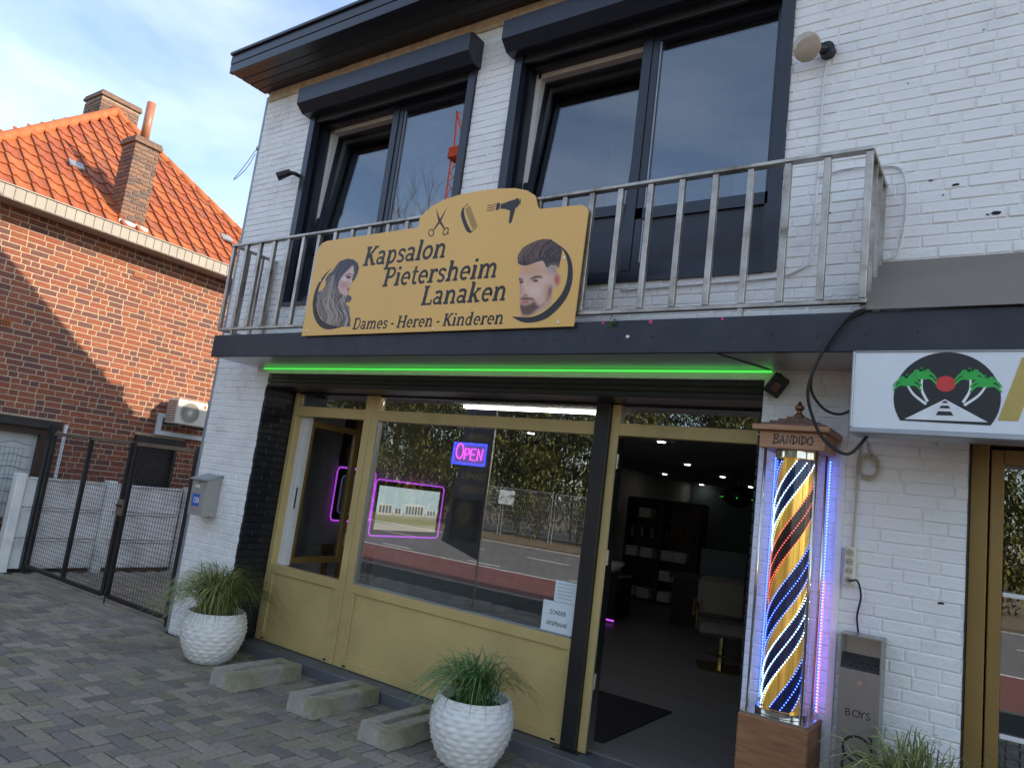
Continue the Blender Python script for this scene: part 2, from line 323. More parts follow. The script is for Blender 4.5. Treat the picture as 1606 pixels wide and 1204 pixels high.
# ------------------------------------------------------------------ bricks
def lay(wall, u0, u1, z0, z1, holes, lens, h, joint, name, matname, cols, limit, face=0., thick=.03, c=.005, jit=.0015, key=None, seed=1, rough=.0):
    R = random.Random(seed); full = []; cut = MB(); variants = {}
    def shape(L, k):
        b = MB(); r = random.Random(k * 97 + int(L * 1000)); b.cbox(0, L, 0, thick, 0, h - joint, c, cols[k % len(cols)])
        b.v = [(x + r.uniform(-1, 1) * rough, y + (r.uniform(-1, 1) * jit if y < thick * .5 else 0), z + r.uniform(-1, 1) * rough) for x, y, z in b.v]; return b
    nrow = int((z1 - z0) / h)
    for i in range(nrow):
        z = z0 + i * h
        iv = [(u0, u1)]
        for a, b_, c0, c1 in holes:
            if z + h - joint > c0 + .004 and z < c1 - .004:
                iv = [q for p, s in iv for q in ((p, min(s, a)), (max(p, b_), s)) if q[1] - q[0] > .02]
        u = u0 - R.uniform(0, .2) - (lens[0] + joint) * .5 * (i % 2)
        while u < u1:
            Lb = R.choice(lens); k = R.randrange(10)
            for p, s in iv:
                a, b_ = max(u, p), min(u + Lb, s)
                if b_ - a < .015: continue
                off = face + R.uniform(-jit, jit)
                if b_ - a > Lb - .002: full.append((a, off, z, Lb, k))
                else:
                    sh = MB().cbox(0, b_ - a, 0, thick, 0, h - joint, min(c, (b_ - a) * .2), cols[k % len(cols)]); cut.add([(x + a, y + off, zz + z) for x, y, zz in sh.v], sh.f, cols[k % len(cols)])
            u += Lb + joint
    if key: full.sort(key=key)
    for n, (a, off, z, Lb, k) in enumerate(full):
        if (Lb, k) not in variants: variants[Lb, k] = shape(Lb, k)
        sh = variants[Lb, k]
        if n < limit:
            if not isinstance(sh, tuple): variants[Lb, k] = sh = (sh, sh.mesh(name, matname))
            o = bpy.data.objects.new(name, sh[1]); COL.objects.link(o); o.parent = wall; o.location = (a, off, z); o.rotation_euler = (R.uniform(-.004, .004), R.uniform(-.003, .003), R.uniform(-.004, .004))
        else:
            b = sh[0] if isinstance(sh, tuple) else sh
            cut.add([(x + a, y + off, zz + z) for x, y, zz in b.v], b.f, cols[k % len(cols)])
    if cut.v: cut.build(name + '_field', matname, wall, kind='stuff')
def cells(b, x0, x1, z0, z1, holes, y0, y1):
    xs = sorted({x0, x1, *[min(max(v, x0), x1) for h_ in holes for v in h_[:2]]}); zs = sorted({z0, z1, *[min(max(v, z0), z1) for h_ in holes for v in h_[2:]]})
    for j in range(len(zs) - 1):
        run = None
        for i in range(len(xs) - 1):
            cx, cz = (xs[i] + xs[i + 1]) / 2, (zs[j] + zs[j + 1]) / 2
            solid = not any(a < cx < b_ and c0 < cz < c1 for a, b_, c0, c1 in holes)
            if solid: run = (run[0], xs[i + 1]) if run else (xs[i], xs[i + 1])
            if (not solid or i == len(xs) - 2) and run: b.box(run[0], run[1], y0, y1, zs[j], zs[j + 1]); run = None
def jitcol(base, n, amt, r):
    return [tuple(max(.005, v * (1 + r.uniform(-amt, amt)) ) for v in random_choice(base, r)) for _ in range(n)]
def random_choice(b, r): return r.choice(b) if isinstance(b[0], (tuple, list)) else b
RC = random.Random(3)
# ------------------------------------------------------------------ ground
def sheet(name, x0, x1, y0, y1, z, m): return MB().box(x0, x1, y0, y1, z - .3, z).build(name, m, kind='structure')
MB().box(-400, 400, -400, 400, -.6, -.32).build('ground', 'soil', kind='structure')
pav = sheet('pavement', -16, 9, -5.9, .6, -.012, 'joint')
sheet('driveway', -9.93, -6.63, .6, 12, -.012, 'asphalt')
sheet('neighbour_yard', -16, -10.2, .6, 1.0, -.012, 'soil')
MB().cbox(-40, 30, -6.05, -5.91, -.3, .0, .01).build('kerb', 'concrete', kind='structure')
sheet('bike_lane', -60, 40, -9.8, -6.06, -.08, 'red_lane'); sheet('road', -60, 40, -18, -9.81, -.084, 'asphalt')
ln = MB()
for y in (-6.35, -9.65): ln.box(-60, 40, y - .06, y + .06, -.09, -.076)
for k in range(-20, 13): ln.box(k * 3, k * 3 + 1.4, -13.9, -13.78, -.09, -.079); ln.box(k * 3 + .5, k * 3 + 1.5, -10.3, -10.2, -.09, -.079)
ln.box(-60, 40, -17.6, -17.48, -.09, -.079)
ln.build('road_marking', 'road_white', kind='structure')
sheet('verge', -60, 40, -60, -18.01, -.03, 'soil')
# pavers: herringbone on the pavement, running bond before the gate
pc = [tuple(v * q for v in c_) for c_ in ((.26, .225, .165), (.23, .215, .145), (.27, .235, .185), (.20, .18, .155)) for q in (.82, .95, 1.05, 1.15)]
PW, PL, G = .105, .21, .009
pv = [MB().cbox(G / 2, PL - G / 2, G / 2, PW - G / 2, -.05, 0, .005, c_) for c_ in pc]; pm = {}
S = PW
cand = []
for r in range(-70, 70):
    for q in range(-30, 30):
        x = (q * 4 + r) * S; y = r * S
        cand.append((x, y, 0)); cand.append((x + 2 * S + S, y - S, 1))
H = []
for x, y, o_ in cand:
    X, Y = x - 5.0, y - 1.5
    cx, cy_ = (X + PL / 2, Y + PW / 2) if o_ == 0 else (X - PW / 2, Y + PL / 2)
    if not (-11.8 < cx < .6 and -4.6 < cy_ < .22): continue
    if cx < -6.62 and cy_ > -.2: continue
    if -6.62 < cx and cy_ > .04 and not (-5.72 < cx < -1.2 and cy_ < .2): continue
    H.append((X, Y, o_))
for k in range(60):
    for r in range(22):
        X = -10.0 + k * PL + (r % 2) * PL / 2; Y = -.26 + r * PW
        if X + PL < (-6.45 if Y < -.1 else -6.63) and X > -10.05: H.append((X, Y, 2))
def vis(p):
    d = Vector((p[0], p[1], 0)) - CP; z = d.dot(fw)
    if z < .5: return 1e9
    u, v = d.dot(rt) / z, -d.dot(up) / z
    return z if abs(u) < .72 and abs(v) < .54 else 50 + z
H.sort(key=vis); rest = MB()
for n, (X, Y, o_) in enumerate(H):
    k = RC.randrange(16); dz = RC.uniform(-.004, .003)
    if o_ == 2: k = (k // 4) * 4 + 3; dz = RC.uniform(.0, .003)
    elif X < -6.5 and Y > -.55: dz = -.008
    if n < 300:
        if k not in pm: pm[k] = pv[k].mesh('paver', 'paver')
        o = bpy.data.objects.new('paver', pm[k]); COL.objects.link(o); o.parent = pav; o.location = (X, Y, dz); o.rotation_euler = (RC.uniform(-.012, .012), RC.uniform(-.012, .012), (rad(90) if o_ == 1 else 0) + RC.uniform(-.01, .01))
    else:
        if o_ == 1: rest.add([(X - y, Y + x, z + dz) for x, y, z in pv[k].v], pv[k].f, pc[k])
        else: rest.add([(X + x, Y + y, z + dz) for x, y, z in pv[k].v], pv[k].f, pc[k])
rest.build('paver_field', 'paver', pav, kind='stuff')
# ------------------------------------------------------------------ salon building
B = wthing('salon_building', 'white painted brick shop house with navy windows and gold shopfront', 'building', (-3, 0, 0))
HO = [(-5.82, -3.74, 3.2, 5.12), (-3.35, -1.2, 3.2, 5.12), (-5.79, -1.22, -.2, 2.52), (-.205, .95, -.2, 2.32)]
w = MB(); cells(w, -6.62, 2.95, -.1, 5.5, HO, .0055, .30); wall = w.build('wall', 'white_mortar', B)
WC = [(.79, .80, .80)]
def kb(q):
    d = (Vector((q[0] + .1, 0, q[2])) - CP); z = d.dot(fw); u, v = d.dot(rt) / z, -d.dot(up) / z
    return d.length if abs(u) < .71 and abs(v) < .54 else 100 + d.length
lay(wall, -6.62, 1.6, .0, 5.46, [h_ if h_[2] > 1 else (h_[0], h_[1], -1, h_[3]) for h_ in HO] + [(-6.1, 1.7, 2.57, 2.76)], [.215, .215, .205, .225, .105], .0625, .007, 'brick', 'white_paint', [None], 300, c=.004, jit=.0018, key=kb, seed=4, rough=.0012)
b = MB(); x = -6.6
while x < 2.6: d = random.uniform(.25, .5); b.box(x, min(2.6, x + d), -.012 - random.uniform(0, .008), .012, 5.46 - random.uniform(.0, .02), 5.56); x += d
b.build('cornice_strip', 'cream_foam', B)
b = MB(); b.box(-6.62, -6.3, .301, 12.8, -.1, 4.6); b.box(2.65, 2.95, .301, 12.8, -.1, 4.6); b.box(-6.299, 2.649, 12.5, 12.8, -.1, 4.6); b.box(-6.299, 2.649, 3.3, 12.499, 4.4, 4.6); b.box(-6.299, 2.649, 3.0, 3.29, 2.6, 5.2); 
for xa, xb in ((-6.62, -6.3), (2.65, 2.95)):
    g_ = [(.301, 4.601), (2.85, 4.601), (.31, 5.5)]; b.add([(xa, y, z) for y, z in g_] + [(xb, y, z) for y, z in g_], [(0, 2, 1), (3, 4, 5), (0, 1, 4, 3), (1, 2, 5, 4), (2, 0, 3, 5)])
b.build('side_wall', 'render_wall', B)
for x_, z_, r_ in ((-.93, 3.50, .012), (-.42, 3.62, .010), (-.30, 3.58, .014), (-.36, 3.53, .006), (-.12, 3.40, .02), (-.16, 3.395, .009), (-.55, 4.22, .006), (-.2, 4.45, .005), (-2.0, 2.80, .016), (-1.4, 2.79, .012), (-.30, 1.43, .012), (-6.2, 4.9, .008), (-6.35, 4.7, .006)):
    rr_ = random.Random(int(x_ * 100)); mb_ = MB(); mb_.face([(x_ + r_ * rr_.uniform(.6, 1.6) * math.cos(k * .8), -.0032, z_ + r_ * rr_.uniform(.3, .8) * math.sin(k * .8)) for k in range(8)]); mb_.build('wall_hole', 'black_rubber', wall)
# roof: eave boards + pitched roof that falls to the rear
rf = MB(); poly = [(-.40, 5.78), (.78, 6.75), (3.3, 4.62), (3.3, 4.50), (.3, 5.56), (-.40, 5.60)]
n = len(poly); v = [(-6.68, y, z) for y, z in poly] + [(2.95, y, z) for y, z in poly]
rf.add(v, [tuple(range(n)), tuple(range(n, 2 * n))[::-1]] + [(i, n + i, n + (i + 1) % n, (i + 1) % n) for i in range(n)])
roof = rf.build('roof', 'dark_roof', B)
ev = MB().box(-6.68, 2.95, -.402, .0, 5.572, 5.598).build('eave', 'eave_board', B)
for k in range(4): MB().cbox(-6.682, 2.95, -.405 + k * .1, -.405 + k * .1 + .094, 5.552, 5.574, .004).build('soffit_board', 'eave_board', ev)
for z0, z1, y0 in ((5.545, 5.635, -.447), (5.638, 5.73, -.452), (5.733, 5.765, -.475)): MB().cbox(-6.69, 2.96, y0, -.406, z0, z1, .004).build('fascia_board', 'navy', ev)
dp = MB().tube([(-6.70, .07, 0), (-6.70, .07, 2.2)], .042, 14).tube([(-6.70, .07, 2.2), (-6.70, .07, 5.55)], .036, 14)
for z in (.25, 2.2, 3.9, 4.95): dp.tube([(-6.70, .07, z), (-6.70, .07, z + .03)], .05, 14).box(-6.70, -6.61, .06, .08, z, z + .02)
dp.build('drainpipe', 'zinc', B, smooth=False)
# upper windows
def upwin(x0, x1, xm):
    wn = MB(); z0, z1 = 3.2, 5.12
    W_ = wn.box(x0 + .076, x1 - .076, -.02, .19, z0 - .035, z0 - .002).build('window', 'navy', B)
    for a, b_ in ((x0, x0 + .075), (x1 - .075, x1)): MB().box(a, b_, -.022, .05, z0 - .03, z1).build('guide_rail', 'navy', W_)
    fr = MB()
    fr.box(x0 + .005, x1 - .005, .10, .19, z0, z0 + .085).box(x0 + .005, x1 - .005, .10, .19, z1 - .07, z1 - .002).box(x0 + .005, x0 + .08, .10, .19, z0 + .086, z1 - .071).box(x1 - .10, x1 - .005, .10, .19, z0 + .086, z1 - .071).box(xm - .07, xm + .0, .095, .19, z0 + .086, z1 - .071)
    fr.build('frame', 'navy', W_)
    sh = MB().box(x0 + .003, x0 + .125, .191, .26, z0 + .05, z1 - .01).box(x0 + .101, xm + .03, .191, .26, z1 - .11, z1 - .012).build('inner_frame', 'white_pvc', W_)
    # black brick reveal on the hinge side
    rv = MB()
    for k in range(30):
        z = z0 + .01 + k * .0625
        if z < z1 - .07: rv.cbox(x0 + .001, x0 + .016, .055, .095, z, z + .052, .004)
    rv.build('reveal_brick_field', 'black_brick', W_, kind='stuff')
    # fixed leaf right
    a, b_ = xm + .001, x1 - .101
    lf = MB().box(a, b_, .105, .17, z0 + .087, z0 + .14).box(a, b_, .105, .17, 3.655, 3.735).box(a, b_, .105, .17, z1 - .12, z1 - .072).box(a, a + .05, .105, .17, z0 + .141, z1 - .121).box(b_ - .03, b_, .105, .17, z0 + .141, z1 - .121)
    lf.build('fixed_sash', 'navy', W_); MB().box(a + .051, b_ - .031, .125, .15, z0 + .141, 3.654).build('lower_panel', 'navy_matt', W_)
    MB().box(a + .051, b_ - .031, .132, .140, 3.736, z1 - .121).build('pane', 'pane_up', W_)
    MB().box(a + .051, a + .062, .118, .131, z0 + .141, z1 - .121).build('glazing_seal', 'light_box_frame', W_)
    # tilted leaf left
    a, b_ = x0 + .085, xm - .072; hgt = z1 - .075 - z0 - .09
    sa = MB().box(0, b_ - a, 0, .065, 0, .055).box(0, b_ - a, 0, .065, .445, .525).box(0, b_ - a, 0, .065, hgt - .05, hgt).box(0, .05, 0, .065, .056, hgt - .051).box(b_ - a - .05, b_ - a, 0, .065, .056, hgt - .051)
    S_ = sa.build('tilted_sash', 'navy', W_, loc=(a, .13, z0 + .09), rot=(-rad(4.2), 0, 0))
    MB().box(.051, b_ - a - .051, .028, .036, .526, hgt - .051).build('tilted_pane', 'pane_up', W_, loc=(a, .13, z0 + .09), rot=(-rad(4.2), 0, 0))
    MB().box(.051, b_ - a - .051, .02, .045, .056, .444).build('tilted_panel', 'navy_matt', W_, loc=(a, .13, z0 + .09), rot=(-rad(4.2), 0, 0))
    # roller shutter box
    pf = [(-.004, 5.10), (-.10, 5.10), (-.185, 5.17), (-.185, 5.325), (-.15, 5.345), (-.004, 5.345)]
    v = [(x0 - .03, y, z) for y, z in pf] + [(x1 + .03, y, z) for y, z in pf]; n = len(pf)
    sb = MB(); sb.add(v, [tuple(range(n))[::-1], tuple(range(n, 2 * n))] + [(i, (i + 1) % n, n + (i + 1) % n, n + i) for i in range(n)])
    me = sb.mesh('shutter_box', 'navy'); fixbox(me); link('shutter_box', me, W_)
    MB().box(x0 + .076, x1 - .076, .0, .03, 5.04, 5.098).build('shutter_slat', 'shutter_black', W_)
    return W_
upwin(-5.82, -3.74, -4.70); upwin(-3.35, -1.2, -2.21)
MB().box(-6.29, 2.64, .34, 2.98, 3.02, 3.05).box(-6.29, 2.64, .34, 2.98, 5.35, 5.38).build('upper_room', 'room_wall', B)
for xa in (-5.6, -4.5, -3.2, -2.0): MB().box(xa, xa + .35, 1.4, 1.44, 3.06, 5.2).build('curtain', 'room_wall', B)
# canopy over the shopfront
cn = MB().box(-6.0, 2.9, -.455, -.002, 2.60, 2.755).build('canopy', 'navy_matt', B)
MB().cbox(-6.006, 2.9, -.482, -.456, 2.568, 2.765, .003).build('fascia', 'navy_matt', cn)
for xa, xb in ((-5.995, -4.4), (-4.398, -2.9), (-2.898, -1.35), (-1.347, -.68)): MB().box(xa, xb, -.455, -.003, 2.572, 2.598).build('soffit_panel', 'soffit', cn)
MB().bar((-1.347, -.45, 2.570), (-1.18, -.02, 2.570), .012, .006).build('soffit_joint', 'black', cn)
for k in range(26): MB().tube([(-5.9 + k * .22, -.4825, 2.655 + .01 * math.sin(k * 2.1)), (-5.9 + k * .22, -.486, 2.655 + .01 * math.sin(k * 2.1))], .005, 6).build('screw', 'black', cn)
for xx, ss in ((-2.05, .006), (-1.75, .010), (-1.33, .006), (-2.9, .005)): MB().box(xx, xx + ss * 2, -.4845, -.4822, 2.752 - ss, 2.7645).build('paint_flake', 'pink_flake', cn)
mb = MB()
for k in range(70):
    r_ = random.Random(k); px_, pz_ = -1.975 + r_.gauss(0, .013), 2.742 + r_.gauss(0, .018); mb.face([(px_, -.4835 - r_.random() * .014, pz_), (px_ + r_.uniform(-.01, .01), -.485 - r_.random() * .014, pz_ + r_.uniform(.004, .012)), (px_ + .007, -.484 - r_.random() * .012, pz_ + r_.uniform(-.006, .006))])
mb.build('moss_tuft', 'moss', cn, kind='stuff')
MB().box(-1.885, -1.865, -.4845, -.4822, 2.66, 2.675).build('paint_chip', 'white_ink', cn)
# shopfront
sf = MB().box(-5.785, -1.225, .03, .06, 2.40, 2.515).box(-5.785, -1.225, .061, .42, 2.40, 2.43).build('shopfront', 'shutter_black', B)
for z in range(3): MB().cbox(-5.78, -1.23, .02, .029, 2.405 + z * .036, 2.405 + z * .036 + .033, .003).build('shutter_slat', 'shutter_black', sf)
# black brick reveals left / right
rv = MB().box(-5.80, -5.786, .0, .43, 0, 2.4).build('reveal', 'black_brick', sf)
for i in range(37):
    z = .02 + i * .0625
    for y0, y1 in (((.002, .205), (.216, .33)) if i % 2 else ((.002, .1), (.111, .325))): MB().cbox(-5.787, -5.775, y0, y1, z, z + .0515, .004).build('brick', 'black_brick', rv)
for i in range(37):
    z = .02 + i * .0625; MB().cbox(-1.235, -1.2215, .002, .33, z, z + .0515, .004).build('brick', 'black_brick', rv)
MB().cbox(-5.80, -1.20, .17, .44, -.1, .09, .008).build('sill', 'bluestone', sf)
def gb(n_, x0, x1, z0, z1, y0=.335, y1=.41, m='gold'): return MB().cbox(x0, x1, y0, y1, z0, z1, .003).build(n_, m, sf)
gb('jamb', -5.772, -5.715, .095, 2.395); gb('mullion', -4.79, -4.708, .095, 2.395); gb('mullion', -4.702, -4.62, .095, 2.395)
for a, b_ in ((-5.714, -4.791), (-4.619, -2.459)):
    gb('transom', a, b_, 2.175, 2.268); gb('sill_rail', a, b_, .70, .776); gb('bottom_rail', a, b_, .097, .168); gb('top_rail', a, b_, 2.385, 2.399, m='shutter_black')
    gb('panel_edge', a, a + .045, .169, .699); gb('panel_edge', b_ - .045, b_, .169, .699)
    MB().box(a + .046, b_ - .046, .352, .40, .169, .699).build('lower_panel', 'gold', sf)
    MB().box(a + .012, b_ - .012, .365, .373, 2.269, 2.384).build('transom_pane', 'pane', sf)
for x in (-5.68, -4.83, -4.59, -2.55): MB().box(x, x + .035, .330, .336, .112, .124).build('drain_slot', 'black', sf)
MB().box(-4.62, -2.459, .365, .373, .777, 2.174).build('pane', 'pane', sf)
MB().box(-4.619, -4.607, .345, .3645, .777, 2.174).box(-4.606, -2.49, .345, .3645, .777, .789).build('glazing_seal', 'light_box_frame', sf)
MB().cbox(-2.458, -2.345, .30, .42, .097, 2.4, .003).build('post', 'shutter_black', sf); MB().box(-2.49, -2.31, .27, .43, .0905, .0965).build('post_foot', 'shutter_black', sf)
gb('door_jamb', -2.344, -2.28, .095, 2.395); gb('door_transom', -2.279, -1.236, 2.18, 2.266); MB().box(-2.28, -1.24, .365, .373, 2.267, 2.384).build('transom_pane', 'pane', sf)
MB().box(-2.279, -2.273, .33, .42, .1, 2.17).build('door_seal', 'chrome', sf)
for z in (.5, 1.3, 1.95): MB().tube([(-2.272, .345, z), (-2.272, .345, z + .1)], .012, 8).build('hinge', 'steel', sf)
# open casement
cs = MB().box(-5.712, -5.65, .40, .46, .777, 2.174).build('casement_frame', 'white_pvc', sf)
MB().box(-5.649, -5.60, .411, .455, .777, 2.174).build('casement_stile', 'white_pvc', sf)
ca = MB(); h_ = 1.36; L_ = .74
ca.box(0, .055, 0, .055, 0, h_).box(L_ - .055, L_, 0, .055, 0, h_).box(.056, L_ - .056, 0, .055, 0, .06).box(.056, L_ - .056, 0, .055, h_ - .06, h_)
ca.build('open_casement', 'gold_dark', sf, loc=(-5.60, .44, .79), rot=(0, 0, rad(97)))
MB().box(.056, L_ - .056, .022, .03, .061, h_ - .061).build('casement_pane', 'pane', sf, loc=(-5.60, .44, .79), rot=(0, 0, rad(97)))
MB().box(-5.62, -5.605, .405, .4105, 1.3, 1.5).build('casement_handle', 'black', sf)
# second shop door on the right
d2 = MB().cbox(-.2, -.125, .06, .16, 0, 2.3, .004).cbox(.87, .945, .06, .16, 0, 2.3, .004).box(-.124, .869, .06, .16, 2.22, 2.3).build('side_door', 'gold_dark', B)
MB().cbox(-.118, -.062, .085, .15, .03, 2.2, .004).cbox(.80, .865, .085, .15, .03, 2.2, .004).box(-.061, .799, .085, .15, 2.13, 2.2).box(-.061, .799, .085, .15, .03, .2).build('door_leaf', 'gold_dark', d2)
MB().box(-.061, .799, .115, .125, .201, 2.129).build('door_pane', 'pane', d2)
for z in (.86, 1.5): MB().cbox(-.06, .798, .095, .114, z, z + .022, .003).build('glazing_bar', 'pot', d2)
MB().box(-.2045, -.2005, .0, .16, 0, 2.32).build('door_reveal', 'black_brick', d2)
# rooms
MB().box(-6.29, 2.64, .42, 12.49, -.05, .1).build('interior_floor', 'room_floor', B)
for k in range(1, 30): MB().box(-6.29, -.9, .44 + k * .4, .443 + k * .4, .1, .1006).build('floor_joint', 'joint', B)
MB().box(-6.29, 2.64, .42, 12.49, 2.46, 2.58).build('interior_ceiling', 'room_ceiling', B)
MB().box(-6.295, -6.27, .45, 12.4, .1, 2.459).build('interior_wall', 'room_wall', B); MB().box(-6.26, -.7, 12.2, 12.3, .1, 2.459).build('interior_wall', 'room_teal', B); MB().box(-.8, -.7, .45, 12.1, .1, 2.459).build('interior_wall', 'room_teal', B)
# ------------------------------------------------------------------ tall house to the right (casts the street's shade)
TH = wthing('tall_house', 'tall plain rendered house adjoining on the right', 'building', (8, 4, 0))
MB().box(3.0, 14, .8, 9.5, -.1, 9.3).build('wall', 'render_wall', TH); MB().box(2.9, 14.1, .7, 9.6, 9.301, 9.6).build('roof', 'dark_roof', TH)
# ------------------------------------------------------------------ neighbour house
NH = wthing('neighbour_house', 'red brick house with orange tiled hip roof beyond the gate', 'house', (-13, 1, 0))
nw = MB(); nho = [(-1.2, .30, .6, 1.80), (1.46, 2.10, .75, 1.80)]; cells(nw, -3.2, 5.6, -.2, 4.75, nho, .004, .25)
NW = nw.build('wall', 'mortar', NH, loc=(-10.6, 0, 0), rot=(0, 0, rad(90)))
nb = [(.27, .08, .04), (.30, .095, .047), (.23, .07, .04), (.19, .065, .045), (.32, .115, .058), (.145, .062, .05), (.27, .09, .05)]
nc = [random_choice(nb, RC) for _ in range(10)]
lay(NW, -3.2, 5.6, .0, 4.72, nho + [(-1.3, .40, 1.76, 1.9), (1.42, 2.2, 1.76, 1.87)], [.21, .21, .10, .10, .19], .0765, .013, 'brick', 'red_brick', nc, 300, c=.003, jit=.0012, key=lambda q: (Vector((-10.6, q[0], q[2])) - Vector((-10.6, .3, 2.6))).length, seed=9, rough=.0015)
MB().box(-17.5, -10.86, -3.2, 5.6, -.2, 4.75).build('rear_wall', 'render_wall', NH)
for y, z in ((.93, 4.12), (-.62, 2.99)):
    av = MB().box(-10.62, -10.590, y, y + .18, z - .004, z + .074).build('air_brick', 'ridge_tile', NH)
    for i in range(5):
        for j in range(2): MB().box(-10.5905, -10.588, y + .015 + i * .03, y + .033 + i * .03, z + .01 + j * .03, z + .03 + j * .03).build('vent_hole', 'black', av)
gt = MB().box(-10.58, -10.26, -3.3, 5.7, 4.49, 4.515).box(-10.30, -10.26, -3.3, 5.7, 4.516, 4.66).build('gutter', 'gutter_grey', NH)
for k in range(74): MB().cbox(-10.262, -10.252, -3.25 + k * .12, -3.25 + k * .12 + .112, 4.497, 4.655, .003).build('gutter_board', 'gutter_grey', gt)
MB().box(-10.31, -10.24, -3.3, 5.7, 4.661, 4.675).build('gutter_lip', 'gutter_grey', gt)
# hip roof
th = rad(42.5); ta = math.tan(th); X0, Z0 = -10.3, 4.64; A = 3.2; PK = (X0 - A, 1.42, Z0 + A * ta); YF, YB = -1.78, 3.72
rm = MB(); pts = [(X0, YF, Z0), (X0, YB, Z0), PK, (X0 - 2 * A, YF, Z0), (X0 - 2 * A, YB, Z0)]
rm.add([(x, y, z - .05) for x, y, z in pts], [(0, 1, 2), (1, 4, 2), (4, 3, 2), (3, 0, 2), (0, 3, 4, 1)]); RF = rm.build('roof', 'dark_roof', NH)
tcol = [(.36, .085, .024), (.39, .10, .026), (.32, .075, .028), (.41, .115, .032), (.28, .08, .036)]
TW, TL_ = .225, .29; tm = []
for c_ in tcol:
    t_ = MB(); n = 7; v = []
    for j, (s_, lift) in enumerate(((-.02, .022), (TL_ + .03, .0))):
        for dz in (0, -.014):
            for i in range(n):
                u = i / (n - 1); v.append((u * TW * 1.03, s_, lift + dz + (.034, .042, .020, .004, .0, .004, .012)[i]))
    F = [(i, i + 1, 2 * n + i + 1, 2 * n + i) for i in range(n - 1)] + [(i, n + i, n + i + 1, i + 1) for i in range(n - 1)] + [(n + i, 3 * n + i, 3 * n + i + 1, n + i + 1) for i in range(n - 1)]
    F += [(0, 2 * n, 3 * n, n), (n - 1, 2 * n - 1, 4 * n - 1, 3 * n - 1)]
    t_.add(v, F, c_); me = t_.mesh('roof_tile', 'roof_tile'); me.polygons.foreach_set('use_smooth', [False] * len(me.polygons)); tm.append(me)
SL = A / math.cos(th); nrow = int(SL / TL_)
for r in range(nrow):
    s_ = r * TL_; f_ = s_ / SL; ya, yb = YF + (PK[1] - YF) * f_, YB + (PK[1] - YB) * f_
    y = YF + .03
    while y < yb - .12:
        if y > ya - .03 and y > -1.15:
            o = bpy.data.objects.new('roof_tile', RC.choice(tm)); COL.objects.link(o); o.parent = RF; o.location = (X0 - s_ * math.cos(th), y, Z0 + s_ * math.sin(th)); o.rotation_euler = Matrix(((0, -math.cos(th), math.sin(th)), (1, 0, 0), (0, math.sin(th), math.cos(th)))).to_euler()
            o.rotation_euler.rotate_axis('Z', RC.uniform(-.012, .012))
        y += TW
def ridge(a, b_, n):
    a = Vector(a); b_ = Vector(b_)
    for k in range(n):
        p, q = a.lerp(b_, k / n), a.lerp(b_, (k + 1) / n + .015); MB().tube([p + Vector((0, 0, -.02)), q + Vector((0, 0, -.005))], [.095, .085], 10).build('ridge_tile', 'ridge_tile', RF, smooth=True)
ridge((X0, YF, Z0 - .0), (PK[0], PK[1], PK[2] - .0), 14); ridge((X0, YB, Z0 - .0), (PK[0], PK[1], PK[2] - .0), 14)
for y, s_ in ((.02, 1.35), (2.35, .95)): MB().box(0, .16, 0, .2, 0, .03).build('roof_vent', 'zinc', RF, loc=(X0 - s_ * math.cos(th) + .0, y, Z0 + s_ * math.sin(th) + .06), rot=(0, th, 0))
cb = [(.20, .12, .085), (.17, .105, .08), (.23, .14, .10), (.14, .095, .08), (.25, .13, .085)]
def chimney(x0, x1, y0, y1, z0, z1):
    C_ = MB().box(x0 + .012, x1 - .012, y0 + .012, y1 - .012, z0, z1).build('chimney', 'mortar', NH); h_ = .0625; n = int((z1 - z0 - .1) / h_)
    for i in range(n):
        z = z0 + i * h_
        for ax in (0, 1):
            a0, a1 = (y0, y1) if ax == 0 else (x0, x1); u = a0; k = 0
            while u < a1 - .02:
                Lb = .1 if (k + i) % 2 == 0 and u == a0 else .2; e = min(u + Lb, a1); col = RC.choice(cb); b = MB()
                if ax == 0: b.cbox(x1 - .03, x1, u + (.0 if u == a0 else .005), e - (.0 if e == a1 else .005), z, z + .052, .003, col)
                else: b.cbox(u + (.0 if u == a0 else .005), e - (.031 if e == a1 else .005), y0, y0 + .03, z, z + .052, .003, col)
                b.build('brick', 'chimney_brick', C_); u = e; k += 1
    MB().cbox(x0 - .03, x1 + .03, y0 - .03, y1 + .03, z1 - .1, z1 - .04, .006, cb[0]).cbox(x0 - .015, x1 + .015, y0 - .015, y1 + .015, z1 - .039, z1, .006, cb[1]).build('chimney_cap', 'chimney_brick', C_); return C_
c1 = chimney(-10.85, -10.47, .51, .87, 4.6, 6.09)
MB().tube([(-10.66, .70, 6.08), (-10.66, .70, 6.72)], .062, 18).build('flue_pipe', 'terracotta', c1, smooth=True)
MB().box(-10.47, -10.40, .48, .90, 4.70, 4.80).build('flashing', 'shade_pale', c1)
chimney(-14.4, -13.75, 1.25, 1.95, 6.6, 7.98)
